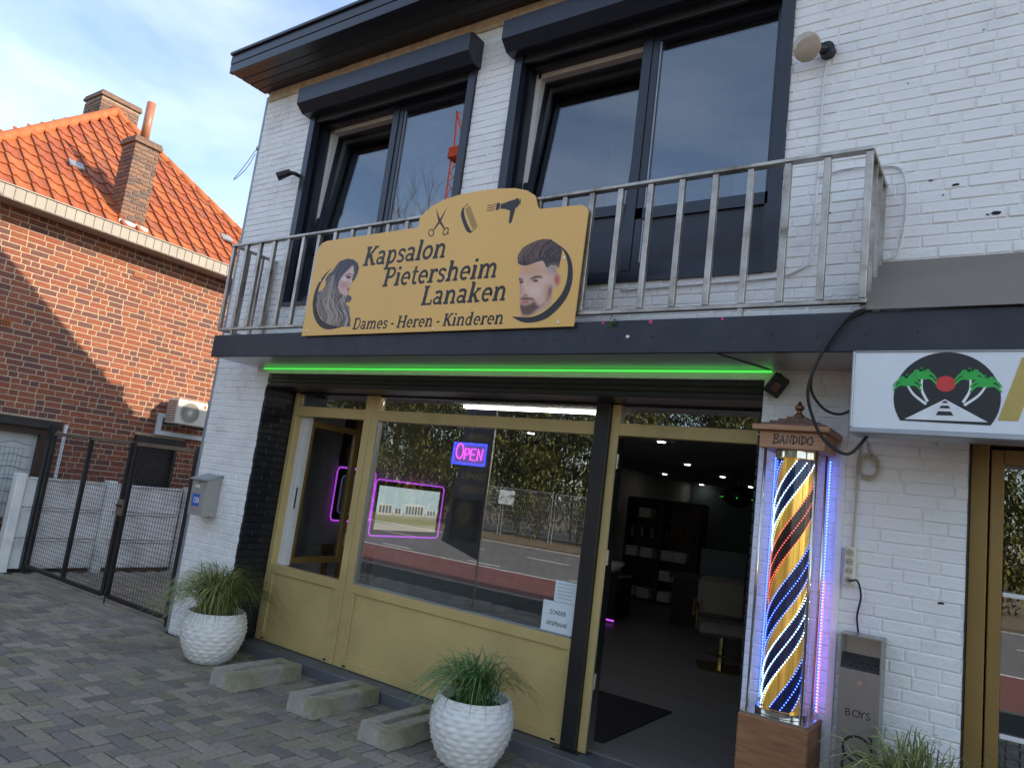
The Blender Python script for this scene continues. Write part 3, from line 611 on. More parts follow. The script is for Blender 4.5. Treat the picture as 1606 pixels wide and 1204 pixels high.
# neighbour windows
n1 = MB().box(-10.64, -10.55, -1.3, .40, 1.775, 1.885).build('window', 'slat_black', NH)
MB().box(-10.70, -10.60, .19, .298, .6, 1.77).box(-10.70, -10.60, -1.2, .189, 1.68, 1.77).build('window_frame', 'dark_wood', n1); MB().box(-10.72, -10.70, -1.2, .19, .6, 1.69).build('window_blind', 'shade_pale', n1)
for k in range(6):
    MB().tube([(-10.697, -1.2 + i * .05, .75 + k * .16 + .018 * math.sin(i * .9)) for i in range(28)], .006, 5).build('wave_line', 'zinc', n1)
n2 = MB().box(-10.64, -10.54, 1.42, 2.2, 1.765, 1.865).build('window', 'slat_black', NH)
for k in range(26): MB().cbox(-10.66, -10.64, 1.465, 2.095, .76 + k * .038, .76 + k * .038 + .031, .004).build('shutter_slat', 'slat_black', n2)
MB().box(-10.62, -10.59, 2.065, 2.1, .75, 1.765).build('window_frame', 'slat_black', n2)
MB().tube([(-10.56, .45, 1.1), (-10.56, .45, 1.86)], .022, 10).build('white_pipe', 'trunk_white', NH)
MB().tube([(-10.59, -.72, 3.1), (-10.50, -.70, 3.16)], .02, 8).box(-10.52, -10.46, -.72, -.67, 3.12, 3.22).build('wall_camera', 'zinc', NH)
#STAGE3
# ------------------------------------------------------------------ balcony railing
RL = wthing('balcony_railing', 'weathered steel railing with square balusters above the black canopy', 'railing', (-3.3, -.46, 2.765))
MB().cbox(-5.99, -.625, -.487, -.437, 3.605, 3.628, .003).build('top_rail', 'steel', RL); MB().cbox(-5.99, -.625, -.478, -.444, 2.812, 2.836, .003).build('bottom_rail', 'steel', RL)
for k in range(28):
    x = -.645 - k * .1975; MB().cbox(x - .017, x + .017, -.478, -.446, 2.837, 3.604, .002).build('baluster', 'steel', RL)
    if k in (3, 11, 19, 26): MB().box(x - .014, x + .014, -.474, -.45, 2.757, 2.811).build('foot', 'steel', RL)
for x in (-5.97, -.645):
    MB().cbox(x - .02, x + .02, -.436, -.004, 3.606, 3.627, .003).build('side_rail', 'steel', RL); MB().cbox(x - .016, x + .016, -.443, -.004, 2.813, 2.834, .003).build('side_rail', 'steel', RL)
    for y in (-.31, -.16, -.025): MB().box(x - .015, x + .015, y - .012, y + .012, 2.835, 3.605).build('side_baluster', 'steel', RL)
# ------------------------------------------------------------------ main sign
SG = wthing('sign_board', 'ochre arched salon sign with portraits and scissors fixed to the railing', 'sign', (-3.5, -.5, 2.73))
ol = [(-4.757, 2.727), (-2.233, 2.733), (-2.222, 3.47), (-2.235, 3.495), (-2.27, 3.517), (-2.59, 3.53), (-2.61, 3.557), (-2.641, 3.632), (-2.709, 3.676), (-2.81, 3.706), (-2.945, 3.724), (-3.118, 3.732), (-3.295, 3.728), (-3.439, 3.709), (-3.546, 3.674), (-3.615, 3.628), (-3.648, 3.588), (-3.65, 3.522), (-4.64, 3.519), (-4.69, 3.508), (-4.73, 3.475), (-4.752, 3.425)]
me = MB().prism(ol, -.507, -.497).mesh('board', 'sign_ochre'); fixbox(me); link('board', me, SG)
SY = -.5075
def arcp(cx, cy_, rx, ry, a0, a1, n=14): return [(cx + rx * math.cos(rad(a0 + (a1 - a0) * i / n)), cy_ + ry * math.sin(rad(a0 + (a1 - a0) * i / n))) for i in range(n + 1)]
w_ = .18; s_ = .10  # slab letters: stem and serif widths, cap height 1
def sf_(xc, y, h=.17): return ([(xc - h, y), (xc + h, y)], s_)
def st(x, a=0., b=1.): return ([(x, a), (x, b)], w_)
G_ = {
 'K': (.86, [st(.19), sf_(.19, .04), sf_(.19, .96), ([(.24, .42), (.66, .95)], .12), sf_(.68, .96, .14), ([(.36, .58), (.68, .05)], w_), sf_(.72, .04, .15)]),
 'P': (.76, [st(.19), sf_(.19, .04, .18), ([(.06, .96), (.44, .96)], s_), ([(.42, .96)] + arcp(.43, .72, .22, .235, 90, -90) + [(.26, .48)], .125)]),
 'L': (.74, [st(.19), sf_(.19, .96), ([(.04, .045), (.66, .045)], .095), ([(.64, .0), (.66, .26)], .09)]),
 'D': (.86, [st(.19), ([(.04, .955), (.42, .955)] + arcp(.42, .5, .33, .455, 90, -90, 18) + [(.04, .045)], .11)]),
 'H': (.98, [st(.19), st(.77), sf_(.19, .04), sf_(.19, .96), sf_(.77, .04), sf_(.77, .96), ([(.2, .5), (.76, .5)], .1)]),
 'a': (.66, [(arcp(.27, .2, .18, .155, 0, 360, 20), .11), ([(.1, .57), (.16, .64)] + arcp(.30, .5, .18, .16, 110, 0, 8) + [(.48, .06), (.62, .04)], .13)]),
 'p': (.72, [st(.2, -.28, .68), sf_(.2, -.27, .16), ([(.05, .65), (.2, .65)], s_), (arcp(.38, .34, .22, .305, 150, -150, 18), .12)]),
 's': (.56, [([(.46, .5), (.44, .58)] + arcp(.28, .51, .17, .135, 40, 250, 10) + [(.36, .31)] + arcp(.27, .17, .18, .14, 60, -160, 10), .115)]),
 'l': (.40, [st(.2, 0, 1.02), ([(.06, .99), (.2, .99)], s_), sf_(.2, .04, .16)]),
 'o': (.68, [(arcp(.34, .34, .24, .29, 0, 360, 26), .135)]),
 'n': (.80, [st(.2, 0, .66), ([(.06, .65), (.2, .65)], s_), sf_(.2, .04, .15), ([(.22, .5)] + arcp(.42, .44, .19, .21, 150, 0, 10) + [(.61, .04)], .135), sf_(.62, .04, .14)]),
 'i': (.40, [st(.2, 0, .68), ([(.06, .65), (.2, .65)], s_), sf_(.2, .04, .16), ([(.2, .84), (.2, 1.0)], .16)]),
 'e': (.66, [([(.12, .36), (.56, .36)], .085), ([(.56, .36)] + arcp(.34, .34, .23, .295, 0, 310, 22), .125)]),
 't': (.48, [([(.22, .92), (.22, .2)] + arcp(.35, .17, .13, .13, 180, 320, 8), .13), ([(.05, .64), (.44, .64)], .085)]),
 'r': (.56, [st(.2, 0, .66), ([(.06, .65), (.2, .65)], s_), sf_(.2, .04, .17), ([(.22, .44)] + arcp(.40, .46, .16, .18, 160, 60, 6) + [(.52, .52)], .12)]),
 'h': (.80, [st(.2, 0, 1.02), ([(.06, .99), (.2, .99)], s_), sf_(.2, .04, .15), ([(.22, .5)] + arcp(.42, .44, .19, .21, 150, 0, 10) + [(.61, .04)], .135), sf_(.62, .04, .14)]),
 'm': (1.16, [st(.2, 0, .66), ([(.06, .65), (.2, .65)], s_), sf_(.2, .04, .13), ([(.22, .5)] + arcp(.41, .44, .17, .21, 150, 0, 10) + [(.58, .04)], .13), sf_(.58, .04, .13), ([(.60, .5)] + arcp(.79, .44, .17, .21, 150, 0, 10) + [(.96, .04)], .13), sf_(.97, .04, .13)]),
 'k': (.78, [st(.2, 0, 1.02), ([(.06, .99), (.2, .99)], s_), sf_(.2, .04, .15), ([(.26, .3), (.56, .62)], .1), sf_(.57, .65, .12), ([(.36, .42), (.58, .05)], .14), sf_(.62, .04, .14)]),
 'd': (.74, [st(.52, 0, 1.02), ([(.36, .99), (.52, .99)], s_), ([(.52, .04), (.66, .04)], s_), (arcp(.33, .33, .22, .295, 30, 330, 18), .12)]),
 '-': (.46, [([(.08, .36), (.38, .36)], .12)]), ' ': (.26, []) }
def letters(txt, x0, x1, zb, cap, m, y, sh=.13):
    tot = sum(G_[c][0] for c in txt); k = (x1 - x0) / (tot - .1 + sh * .7); X = x0
    for n_, c in enumerate(txt):
        wd, ss = G_[c]
        if ss:
            mb = MB()
            for i, (p, wdt) in enumerate(ss): mb.ribbon([(X + (a + sh * b_ - .02) * k, zb + b_ * cap) for a, b_ in p], wdt * 1.12 * (k + cap) / 2, y - i * .00012)
            mb.build('letter', m, SG)
        X += wd * k
letters('Kapsalon', -4.172, -3.345, 3.268, .150, 'ink', SY); letters('Pietersheim', -3.925, -2.865, 3.088, .145, 'ink', SY); letters('Lanaken', -3.512, -2.768, 2.924, .140, 'ink', SY); letters('Dames - Heren - Kinderen', -4.176, -2.765, 2.765, .088, 'ink', SY)
# scissors, comb, hair dryer icons
mb = MB()
mb.ribbon([(-3.497, 3.648), (-3.452, 3.555), (-3.385, 3.478)], [.002, .020, .012], SY); mb.ribbon([(-3.396, 3.640), (-3.442, 3.552), (-3.492, 3.485)], [.002, .020, .012], SY - .0002)
mb.ribbon([(-3.512 + .024 * math.cos(a_ * .4) - .008 * math.sin(a_ * .4), 3.466 + .026 * math.sin(a_ * .4)) for a_ in range(17)], .008, SY - .0004); mb.ribbon([(-3.374 + .022 * math.cos(a_ * .4) + .006 * math.sin(a_ * .4), 3.462 + .026 * math.sin(a_ * .4)) for a_ in range(17)], .008, SY - .0006); mb.ribbon([(-3.362, 3.443), (-3.342, 3.446)], .008, SY - .0008)
mb.build('scissors_print', 'ink_brown', SG)
mb = MB(); mb.ribbon(spline([(-3.200, 3.648), (-3.238, 3.618), (-3.240, 3.575), (-3.206, 3.505), (-3.165, 3.448), (-3.135, 3.436), (-3.092, 3.468)]), [.006] * 8 + [.02] * 6 + [.030] * 20 + [.02] * 6 + [.006] * 9, SY)
for i in range(19):
    f_ = i / 18; ax, az = -3.222 + f_ * .088, 3.604 - f_ * .150; mb.ribbon([(ax, az), (ax + .040, az + .026)], .0035, SY - .0003 - i * .00001)
mb.build('comb_print', 'ink', SG)
mb = MB()
for p in ([(-2.949, 3.622), (-2.918, 3.612), (-2.918, 3.574), (-2.949, 3.562)], [(-2.912, 3.606), (-2.86, 3.617), (-2.79, 3.632), (-2.766, 3.626), (-2.756, 3.60), (-2.762, 3.575), (-2.785, 3.558), (-2.80, 3.47), (-2.808, 3.457), (-2.826, 3.460), (-2.826, 3.548), (-2.87, 3.566), (-2.912, 3.572)], [(-2.757, 3.626), (-2.748, 3.612), (-2.749, 3.585), (-2.756, 3.578)]):
    mb.face([(x, SY, z) for x, z in p])
for i in range(3): mb.ribbon([(-3.028 + k * .009, 3.607 - i * .018 + .0045 * math.sin(k * 1.2) + k * .0005) for k in range(9)], .0055, SY - .0002)
mb.build('hair_dryer_print', 'ink', SG)
MB().ribbon([(-2.895, 3.609), (-2.84, 3.622), (-2.79, 3.627)], .005, SY - .0004).build('hair_dryer_highlight', 'sign_ochre', SG)
# portraits
def aff(A_): return lambda u, v: (A_[0][0] * u + A_[1][0] * v + A_[2][0], SY - .0006, A_[0][1] * u + A_[1][1] * v + A_[2][1])
MA = [[.000645, -4.87e-5], [8.17e-5, -.0005706], [-2.8942, 3.4089]]; WA = [[.000934, -4.35e-5], [.0001535, -.0006535], [-4.8952, 3.5546]]
# the man's art runs about 1.0 in u per .000645 m; crescents first
def crescent(A_, out, inn, n_):
    f = aff(A_); o = spline(out, 6); i = spline(inn, 6); m_ = min(len(o), len(i)); o = [o[int(k * (len(o) - 1) / (m_ - 1))] for k in range(m_)]; i = [i[int(k * (len(i) - 1) / (m_ - 1))] for k in range(m_)]
    P = [f(*p) for p in o] + [f(*p) for p in i]; P = [(x, SY - .0002, z) for x, y, z in P]; mb = MB(); mb.add(P, [(k, k + 1, m_ + k + 1, m_ + k) for k in range(m_ - 1)]); mb.build(n_, 'ink', SG)
crescent(MA, [(740, 190), (820, 265), (870, 370), (887, 500), (870, 650), (810, 800), (700, 940), (560, 1050), (380, 1097), (260, 1080), (165, 1030)], [(742, 200), (800, 290), (828, 400), (830, 500), (812, 620), (760, 745), (670, 860), (550, 965), (420, 1025), (290, 1035), (170, 1032)], 'crescent_print')
crescent(WA, [(320, 400), (225, 495), (140, 620), (95, 760), (82, 880), (100, 1010), (150, 1110), (220, 1165), (290, 1178), (370, 1165), (450, 1140)], [(318, 406), (245, 505), (180, 610), (142, 740), (132, 860), (150, 960), (195, 1050), (260, 1100), (330, 1125), (390, 1135), (448, 1142)], 'crescent_print')
p = Paint(150, 800, 95, 1050, 6)
p.poly([(272, 985), (268, 1035), (360, 1030), (470, 990), (590, 915), (645, 850), (660, 690), (600, 780), (450, 900)], (214, 172, 148))
p.poly([(275, 430), (262, 520), (250, 580), (256, 640), (268, 700), (262, 760), (262, 850), (266, 930), (282, 990), (330, 1015), (390, 1005), (470, 930), (560, 868), (612, 800), (650, 715), (700, 690), (740, 640), (755, 575), (742, 515), (715, 508), (700, 440), (600, 360), (400, 380), (300, 410)], (226, 180, 154))
p.ell(400, 470, 190, 90, (222, 160, 112), .7, 1); p.ell(640, 470, 110, 90, (196, 172, 158), .8, 1); p.ell(440, 720, 120, 100, (240, 205, 188), .8, 1); p.ell(320, 700, 45, 120, (242, 206, 186), .8, 1); p.ell(270, 680, 22, 120, (178, 128, 106), .6, 1); p.ell(560, 600, 80, 70, (235, 196, 176), .7, 1)
p.ell(600, 740, 60, 130, (190, 140, 116), .5, 1)
p.ell(708, 592, 44, 82, (218, 138, 108), 1, .4); p.ell(706, 590, 22, 55, (172, 88, 68), .8, .8); p.ell(672, 660, 16, 30, (228, 165, 140), .9, .6)
for q, c_, k, al in (([(372, 592), (450, 548), (520, 545), (548, 572), (480, 572), (420, 590)], (58, 40, 34), 1, 1), ([(244, 606), (250, 572), (300, 588), (322, 610), (290, 604)], (60, 42, 36), 1, 1), ([(290, 650), (272, 750), (300, 782), (350, 782), (365, 765), (340, 745), (322, 660)], (206, 150, 124), 2, .55), ([(300, 775), (350, 772), (362, 786), (315, 792)], (120, 66, 52), 1, .9),
    ([(264, 835), (290, 800), (345, 800), (420, 806), (450, 838), (400, 838), (330, 834)], (98, 66, 54), 1, .9), ([(262, 850), (280, 885), (330, 895), (400, 872), (445, 838), (470, 880), (500, 900), (560, 862), (600, 800), (612, 700), (640, 640), (648, 720), (610, 810), (560, 872), (480, 935), (400, 1005), (330, 1018), (284, 994), (266, 930)], (88, 58, 44), 2, .92), ([(272, 852), (335, 842), (398, 848), (360, 874), (300, 884)], (206, 118, 112), 1, 1), ([(272, 858), (335, 856), (398, 850), (340, 862)], (120, 60, 58), 0, .8)):
    p.poly(q, c_, k, al, True)
p.ell(452, 606, 44, 17, (112, 60, 50), .95, .6); p.ell(460, 606, 17, 15, (30, 22, 22), 1, .5); p.ell(438, 604, 8, 6, (225, 215, 210), .8, .8); p.ell(288, 624, 30, 17, (84, 52, 46), .9, .6); p.ell(284, 624, 13, 13, (28, 22, 22), 1, .5)
hair = [(240, 402), (232, 335), (245, 282), (272, 238), (300, 205), (345, 178), (400, 152), (470, 124), (560, 107), (640, 115), (705, 160), (756, 205), (772, 255), (760, 330), (745, 400), (730, 470), (690, 430), (640, 420), (600, 455), (578, 440), (566, 400), (540, 368), (470, 385), (390, 415), (330, 428), (270, 420)]
p.poly(hair, (66, 48, 46)); hm = p.mask(hair)
p.poly([(590, 450), (640, 415), (735, 420), (726, 500), (690, 520), (640, 500)], (168, 142, 130), 4, .8, True)
RP = random.Random(5); sv = p.a.copy(); p.a = hm.copy()
for i in range(70):
    u0 = RP.uniform(245, 560); v0 = RP.uniform(340, 420) - max(0, u0 - 480) * .3; e = u0 + RP.uniform(60, 260); q = spline([(u0, v0), (u0 + (e - u0) * .2 - 14, v0 - 110), (u0 + (e - u0) * .55, v0 - 190), (e, v0 - 235)], 4)
    p.stroke(q, RP.uniform(4, 9), RP.choice([(138, 100, 88), (112, 80, 72), (36, 28, 30), (44, 34, 36), (160, 122, 104)]), .65)
for i in range(24):
    u0 = RP.uniform(600, 760); v0 = RP.uniform(170, 380); p.stroke([(u0, v0), (u0 - 40, v0 + 30)], 6, RP.choice([(120, 96, 90), (48, 40, 42)]), .6)
p.a = sv
link('man_portrait_print', p.mesh('man_portrait_print', aff(MA)), SG)
p = Paint(125, 672, 280, 1146, 5)
hw = [(380, 372), (430, 312), (530, 283), (600, 300), (652, 348), (668, 405), (650, 480), (612, 560), (584, 592), (560, 640), (530, 740), (572, 765), (576, 800), (556, 830), (505, 850), (545, 890), (552, 950), (562, 1050), (556, 1136), (430, 1142), (330, 1132), (230, 1085), (172, 1005), (138, 905), (130, 800), (145, 700), (200, 682), (245, 622), (250, 530), (290, 472), (330, 442)]
p.poly(hw, (72, 66, 72)); hm = p.mask(hw); sv = p.a.copy()
for i in range(150):
    f_ = RP.random(); u0 = 360 + f_ * 150; u1 = 160 + f_ * 360 + RP.uniform(-30, 30); u2 = 170 + f_ * 340 + RP.uniform(-50, 50)
    q = spline([(u0, 400 - f_ * 80), (u0 - 80, 540), (u1 + 40 * math.sin(i), 720), (u2 - 30 * math.sin(i), 880), (u2 + 50, 1010), (u2 + 20 + 30 * math.sin(i * 2), 1130)], 4)
    lo = RP.random() < .55; a_ = int(len(q) * (RP.uniform(.15, .55) if lo else 0)); p.stroke(q[a_:], RP.uniform(4, 9), RP.choice([(186, 164, 142), (150, 130, 116), (205, 185, 160)] if lo else [(44, 42, 50), (96, 86, 90), (56, 52, 60), (120, 110, 112)]), .55)
p.poly([(590, 372), (612, 420), (606, 480), (584, 540), (584, 598), (566, 624), (554, 650), (550, 690), (528, 716), (522, 750), (480, 758), (430, 712), (408, 650), (418, 580), (450, 520), (500, 460), (550, 412)], (217, 178, 163), 0, 1, True)
p.ell(480, 620, 70, 60, (202, 134, 126), .7, 1); p.ell(490, 545, 50, 40, (238, 216, 206), .8, 1); p.ell(575, 450, 28, 60, (228, 196, 182), .8, 1); p.ell(500, 720, 40, 40, (226, 180, 164), .7, 1); p.ell(566, 580, 14, 40, (238, 208, 195), .8, 1)
p.ell(536, 524, 40, 26, (60, 44, 44), .9, .8); p.ell(542, 524, 16, 11, (20, 18, 20), 1, .5); p.stroke([(505, 500), (545, 482), (588, 495)], 8, (62, 46, 44), .9); p.poly([(512, 678), (540, 662), (558, 660), (552, 676), (556, 690), (528, 694)], (150, 78, 82), 0, 1, True); p.stroke([(515, 677), (555, 674)], 4, (84, 44, 48), .8); p.ell(560, 612, 8, 6, (140, 84, 74), .8, .8)
p.poly([(600, 372), (640, 400), (650, 470), (612, 560), (596, 560), (606, 480)], (74, 66, 70), 1, .9, True)
link('woman_portrait_print', p.mesh('woman_portrait_print', aff(WA)), SG)
for x, z in ((-2.357, 3.177), (-2.344, 2.761), (-4.64, 3.183), (-4.70, 2.767), (-3.36, 2.75), (-3.3, 3.12)): MB().tube([(x, -.507, z), (x, -.512, z)], .009, 10).build('rivet', 'pot', SG)
# ------------------------------------------------------------------ light box sign, flashing
LB = wthing('light_box_sign', 'white light box sign with palm tree and road emblem under canopy', 'sign', (0, -.45, 2.19))
MB().box(-.655, 2.4, -.492, -.33, 2.20, 2.566).build('box', 'light_box_face', LB)
MB().cbox(-.668, 2.42, -.500, -.32, 2.172, 2.199, .006).cbox(-.668, -.656, -.499, -.32, 2.2, 2.566, .003).cbox(-.655, 2.42, -.498, -.488, 2.560, 2.5675, .002).build('frame', 'light_box_frame', LB)
LY = -.4935
disc = [(-.2785 + .206 * math.cos(rad(a_)), 2.350 + .208 * math.sin(rad(a_))) for a_ in range(-34, 215, 6)]
MB().face([(x, LY, z) for x, z in disc]).__class__; mb = MB(); mb.face([(x, LY, z) for x, z in disc]); mb.build('emblem_disc', 'logo_black', LB)
mb = MB(); mb.face([(-.279, LY - .001, 2.343), (-.436, LY - .001, 2.247), (-.117, LY - .001, 2.247)]); mb.build('emblem_road', 'logo_white', LB)
for zt, zb, wt, wb in ((2.336, 2.326, .004, .012), (2.314, 2.302, .014, .021), (2.288, 2.270, .024, .034)):
    mb = MB(); mb.face([(-.279 - wt, LY - .002, zt), (-.279 - wb, LY - .002, zb), (-.279 + wb, LY - .002, zb), (-.279 + wt, LY - .002, zt)]); mb.build('emblem_dash', 'logo_black', LB)
mb = MB(); mb.face([(-.279 + .039 * math.cos(a_ * .3), LY - .001, 2.413 + .036 * math.sin(a_ * .3)) for a_ in range(21)]); mb.build('emblem_sun', 'logo_red', LB)
def palm(cx, cz, bx, bz, sgn):
    MB().ribbon(spline([(bx, bz), ((bx + cx) / 2 + .012 * sgn, (bz + cz) / 2), (cx, cz)], 5), [.012 - .0004 * k for k in range(11)], LY - .001).build('palm_trunk', 'logo_white', LB)
    mb = MB()
    for j, a_ in enumerate((200, 165, 130, 95, 55, 20, -20)):
        tip = (cx + .062 * math.cos(rad(a_)), cz + .032 * math.sin(rad(a_)) - .018 * abs(math.cos(rad(a_)))); mid = (cx + .035 * math.cos(rad(a_)), cz + .030 * math.sin(rad(a_)) + .012)
        q = spline([(cx, cz), mid, tip], 5); mb.ribbon(q, [.004] + [.017 - .0012 * k for k in range(9)] + [.001], LY - .0015 - j * .0001)
    mb.build('palm_crown', 'logo_green', LB)
palm(-.43, 2.405, -.352, 2.318, -1); palm(-.372, 2.437, -.347, 2.330, -1); palm(-.128, 2.405, -.206, 2.318, 1); palm(-.186, 2.437, -.211, 2.330, 1)
mb = MB(); mb.face([(-.001, LY, 2.533), (-.082, LY, 2.257), (-.01, LY, 2.257), (.07, LY, 2.533)]); mb.build('letter_stroke', 'logo_gold', LB)
mb = MB(); mb.face([(.075, LY, 2.533), (.14, LY, 2.533), (.21, LY, 2.257), (.14, LY, 2.257)]); mb.build('letter_stroke', 'logo_gold', LB)
AW = MB().add([(-.655, -.002, 3.18), (-.645, -.505, 2.768), (2.9, -.505, 2.768), (2.9, -.002, 3.18), (-.655, -.002, 3.165), (-.645, -.49, 2.768), (2.9, -.49, 2.768), (2.9, -.002, 3.165)], [(0, 1, 2, 3), (7, 6, 5, 4), (0, 4, 5, 1), (3, 2, 6, 7), (1, 5, 6, 2), (0, 3, 7, 4)]).build('flashing', 'taupe', None, **T('taupe metal sloped flashing above the light box', 'flashing'))
# ------------------------------------------------------------------ barber pole
BP = wthing('barber_pole', 'tall lit barber pole with spiral LED stripes in wooden case by the door', 'barber pole', (-.97, -.165, 0))
MB().cbox(-1.135, -.80, -.325, -.02, 0, .765, .006).build('base', 'oak_base', BP)
MB().box(-1.128, -.807, -.318, -.027, .766, .776).build('base_plate', 'chrome', BP)
MB().cbox(-1.13, -.805, -.32, -.025, 2.095, 2.185, .004).build('top_box', 'oak', BP); MB().cbox(-1.165, -.78, -.35, -.012, 2.186, 2.215, .004).build('cap_board', 'oak', BP)
rm_ = MB()
for i in range(4): rm_.add([(-.9725 + sx * (.16 - i * .036), -.1725 + sy * (.135 - i * .03), 2.216 + i * .016 + dz) for dz in (0, .014) for sx, sy in ((-1, -1), (1, -1), (1, 1), (-1, 1))], [(3, 2, 1, 0), (4, 5, 6, 7)] + [(k, (k + 1) % 4, 4 + (k + 1) % 4, 4 + k) for k in range(4)])
rm_.build('cap_roof', 'copper_tile', BP)
MB().lathe([(.03, 2.28), (.03, 2.29), (.015, 2.3), (.013, 2.315), (.024, 2.325), (.026, 2.335), (.012, 2.35), (.008, 2.362), (.002, 2.37)], (-.9725, -.1725, 0), 14).build('finial', 'bronze', BP, smooth=True)
PCX, PCY, PR, PZ0, PZ1 = -.965, -.175, .094, .79, 2.085
MB().tube([(PCX, PCY, PZ0 - .012), (PCX, PCY, PZ0 + .012)], .125, 32).build('collar', 'chrome', BP, smooth=False)
MB().tube([(PCX, PCY, PZ1 - .03), (PCX, PCY, PZ1 + .008)], .112, 32).build('collar', 'chrome', BP)
MB().tube([(PCX, PCY, PZ0 + .013), (PCX, PCY, PZ1 - .031)], PR, 40, cap=False).build('core', 'pole_gold', BP, smooth=True)
def helix(z0, dz, m, n_, r=PR + .002, turns=.62, nm='stripe'):
    mb = MB(); K = 40; v = []
    for i in range(K + 1):
        a_ = rad(-215) + turns * 2 * math.pi * i / K; zz = z0 + (i / K) * n_
        for q in (0, dz): v.append((PCX + r * math.cos(a_), PCY + r * math.sin(a_), min(max(zz + q, PZ0 + .014), PZ1 - .032)))
    mb.add(v, [(2 * i, 2 * i + 2, 2 * i + 3, 2 * i + 1) for i in range(K)]); mb.build(nm, m, BP, smooth=True)
def leds(z0, n_, m, turns=.62, cnt=46):
    mb = MB()
    for i in range(cnt):
        a_ = rad(-215) + turns * 2 * math.pi * i / cnt; zz = z0 + (i / cnt) * n_
        if not PZ0 + .02 < zz < PZ1 - .04: continue
        c = Vector((PCX + (PR + .006) * math.cos(a_), PCY + (PR + .006) * math.sin(a_), zz)); s = .0034
        mb.add([c + Vector(q) * s for q in ((1, 0, 0), (0, 1, 0), (-1, 0, 0), (0, -1, 0), (0, 0, 1), (0, 0, -1))], [(0, 1, 4), (1, 2, 4), (2, 3, 4), (3, 0, 4), (1, 0, 5), (2, 1, 5), (3, 2, 5), (0, 3, 5)])
    if mb.v: mb.build('led_strip', m, BP, kind='stuff')
RISE = .62
for z0, kind in ((-.06, 'w'), (.20, 'b'), (.50, 'r'), (.78, 'w'), (1.08, 'b'), (-.36, 'b')):
    zz = PZ0 + z0 - .08; helix(zz, .17, {'w': 'pole_navy', 'b': 'pole_navy', 'r': 'pole_dark'}[kind], RISE)
    for q in (.0, .085, .17): leds(zz + q, RISE, {'w': 'led_white', 'b': 'led_blue', 'r': 'led_red'}[kind])
MB().tube([(PCX, PCY, PZ0 + .013), (PCX, PCY, PZ1 - .031)], .118, 36, cap=False).build('glass_tube', 'tube_glass', BP, smooth=True)
for x in (-1.10, -.845):
    for y in (-.295, -.05): MB().tube([(x, y, .777), (x, y, 2.094)], .0075, 10).build('rod', 'chrome', BP, smooth=True)
for x, y, m in ((-1.115, -.035, 'led_blue'), (-.83, -.035, 'led_blue'), (-.822, -.05, 'led_red')):
    mb = MB()
    for k in range(80):
        z = .80 + k * .016
        if m == 'led_red' and z > 1.45: break
        mb.box(x - .003, x + .003, y - .003, y + .003, z, z + .006)
    mb.build('led_strip', m, BP, kind='stuff')
mk = lambda pts: MB().ribbon([(-1.06 + a * .195, 2.118 + b_ * .048) for a, b_ in pts], .0065, -.3208)
for pts in ([(.02, .0), (.05, 1.0)], [(.0, .95), (.13, 1.0), (.15, .75), (.06, .55), (.15, .4), (.13, .1), (.0, .0)], [(.18, 0), (.25, .95), (.30, 0)], [(.2, .4), (.3, .4)], [(.35, 0), (.37, .95), (.45, .1), (.47, 1)], [(.52, 0), (.53, .95)], [(.5, .95), (.62, .75), (.61, .3), (.5, .0)], [(.67, .02), (.68, .95)], [(.74, 0), (.75, .95)], [(.72, .95), (.84, .75), (.83, .3), (.72, .0)], [(.95, .9), (.88, .6), (.89, .15), (.97, .05), (1.02, .5), (.97, .9), (.93, .85)]): mk(pts).build('letter', 'ink', BP)
# ------------------------------------------------------------------ ash bin
BN = wthing('ash_bin', 'tall stainless steel ash bin lettered BOYS against white wall', 'ash bin', (-.62, -.08, 0))
MB().box(-.712, -.528, -.15, -.012, .0, 1.06).build('body', 'stainless', BN)
MB().box(-.712, -.706, -.15, -.012, 1.061, 1.215).box(-.534, -.528, -.15, -.012, 1.061, 1.215).box(-.705, -.535, -.03, -.012, 1.061, 1.215).box(-.714, -.526, -.152, -.011, 1.2151, 1.221).build('hood', 'stainless', BN)
MB().add([(-.705, -.149, 1.062), (-.535, -.149, 1.062), (-.535, -.031, 1.12), (-.705, -.031, 1.12)], [(0, 1, 2, 3)]).build('tray', 'stainless', BN)
for i in range(4):
    for j in range(2): MB().tube([(-.665 + i * .03 + j * .015, -.125 + j * .03, 1.0735 + j * .0147), (-.665 + i * .03 + j * .015, -.125 + j * .03, 1.0765 + j * .0147)], .009, 8).build('hole', 'black', BN)
MB().tube([(-.62, -.150, 1.0), (-.62, -.156, 1.0)], .014, 14).tube([(-.62, -.156, 1.0), (-.62, -.1575, 1.0)], .006, 8).build('lock', 'chrome', BN)
for k, ch in enumerate('BOYS'): link('letter', text_mesh('letter', ch, .05, 'ink'), BN, loc=(-.678 + k * .031, -.1505, .843), rot=FRONT)
for cx, cz in ((-.615, .70), (-.615, .62)):
    MB().ribbon([(cx + .062 * math.cos(a_ * .27), cz + .058 * math.sin(a_ * .27)) for a_ in range(24)], .012, -.1505).build('ring_print', 'ink', BN)
MB().ribbon([(-.57, .765), (-.535, .775)], .012, -.1506).ribbon([(-.553, .775), (-.560, .72)], .010, -.1509).build('key_print', 'ink', BN)
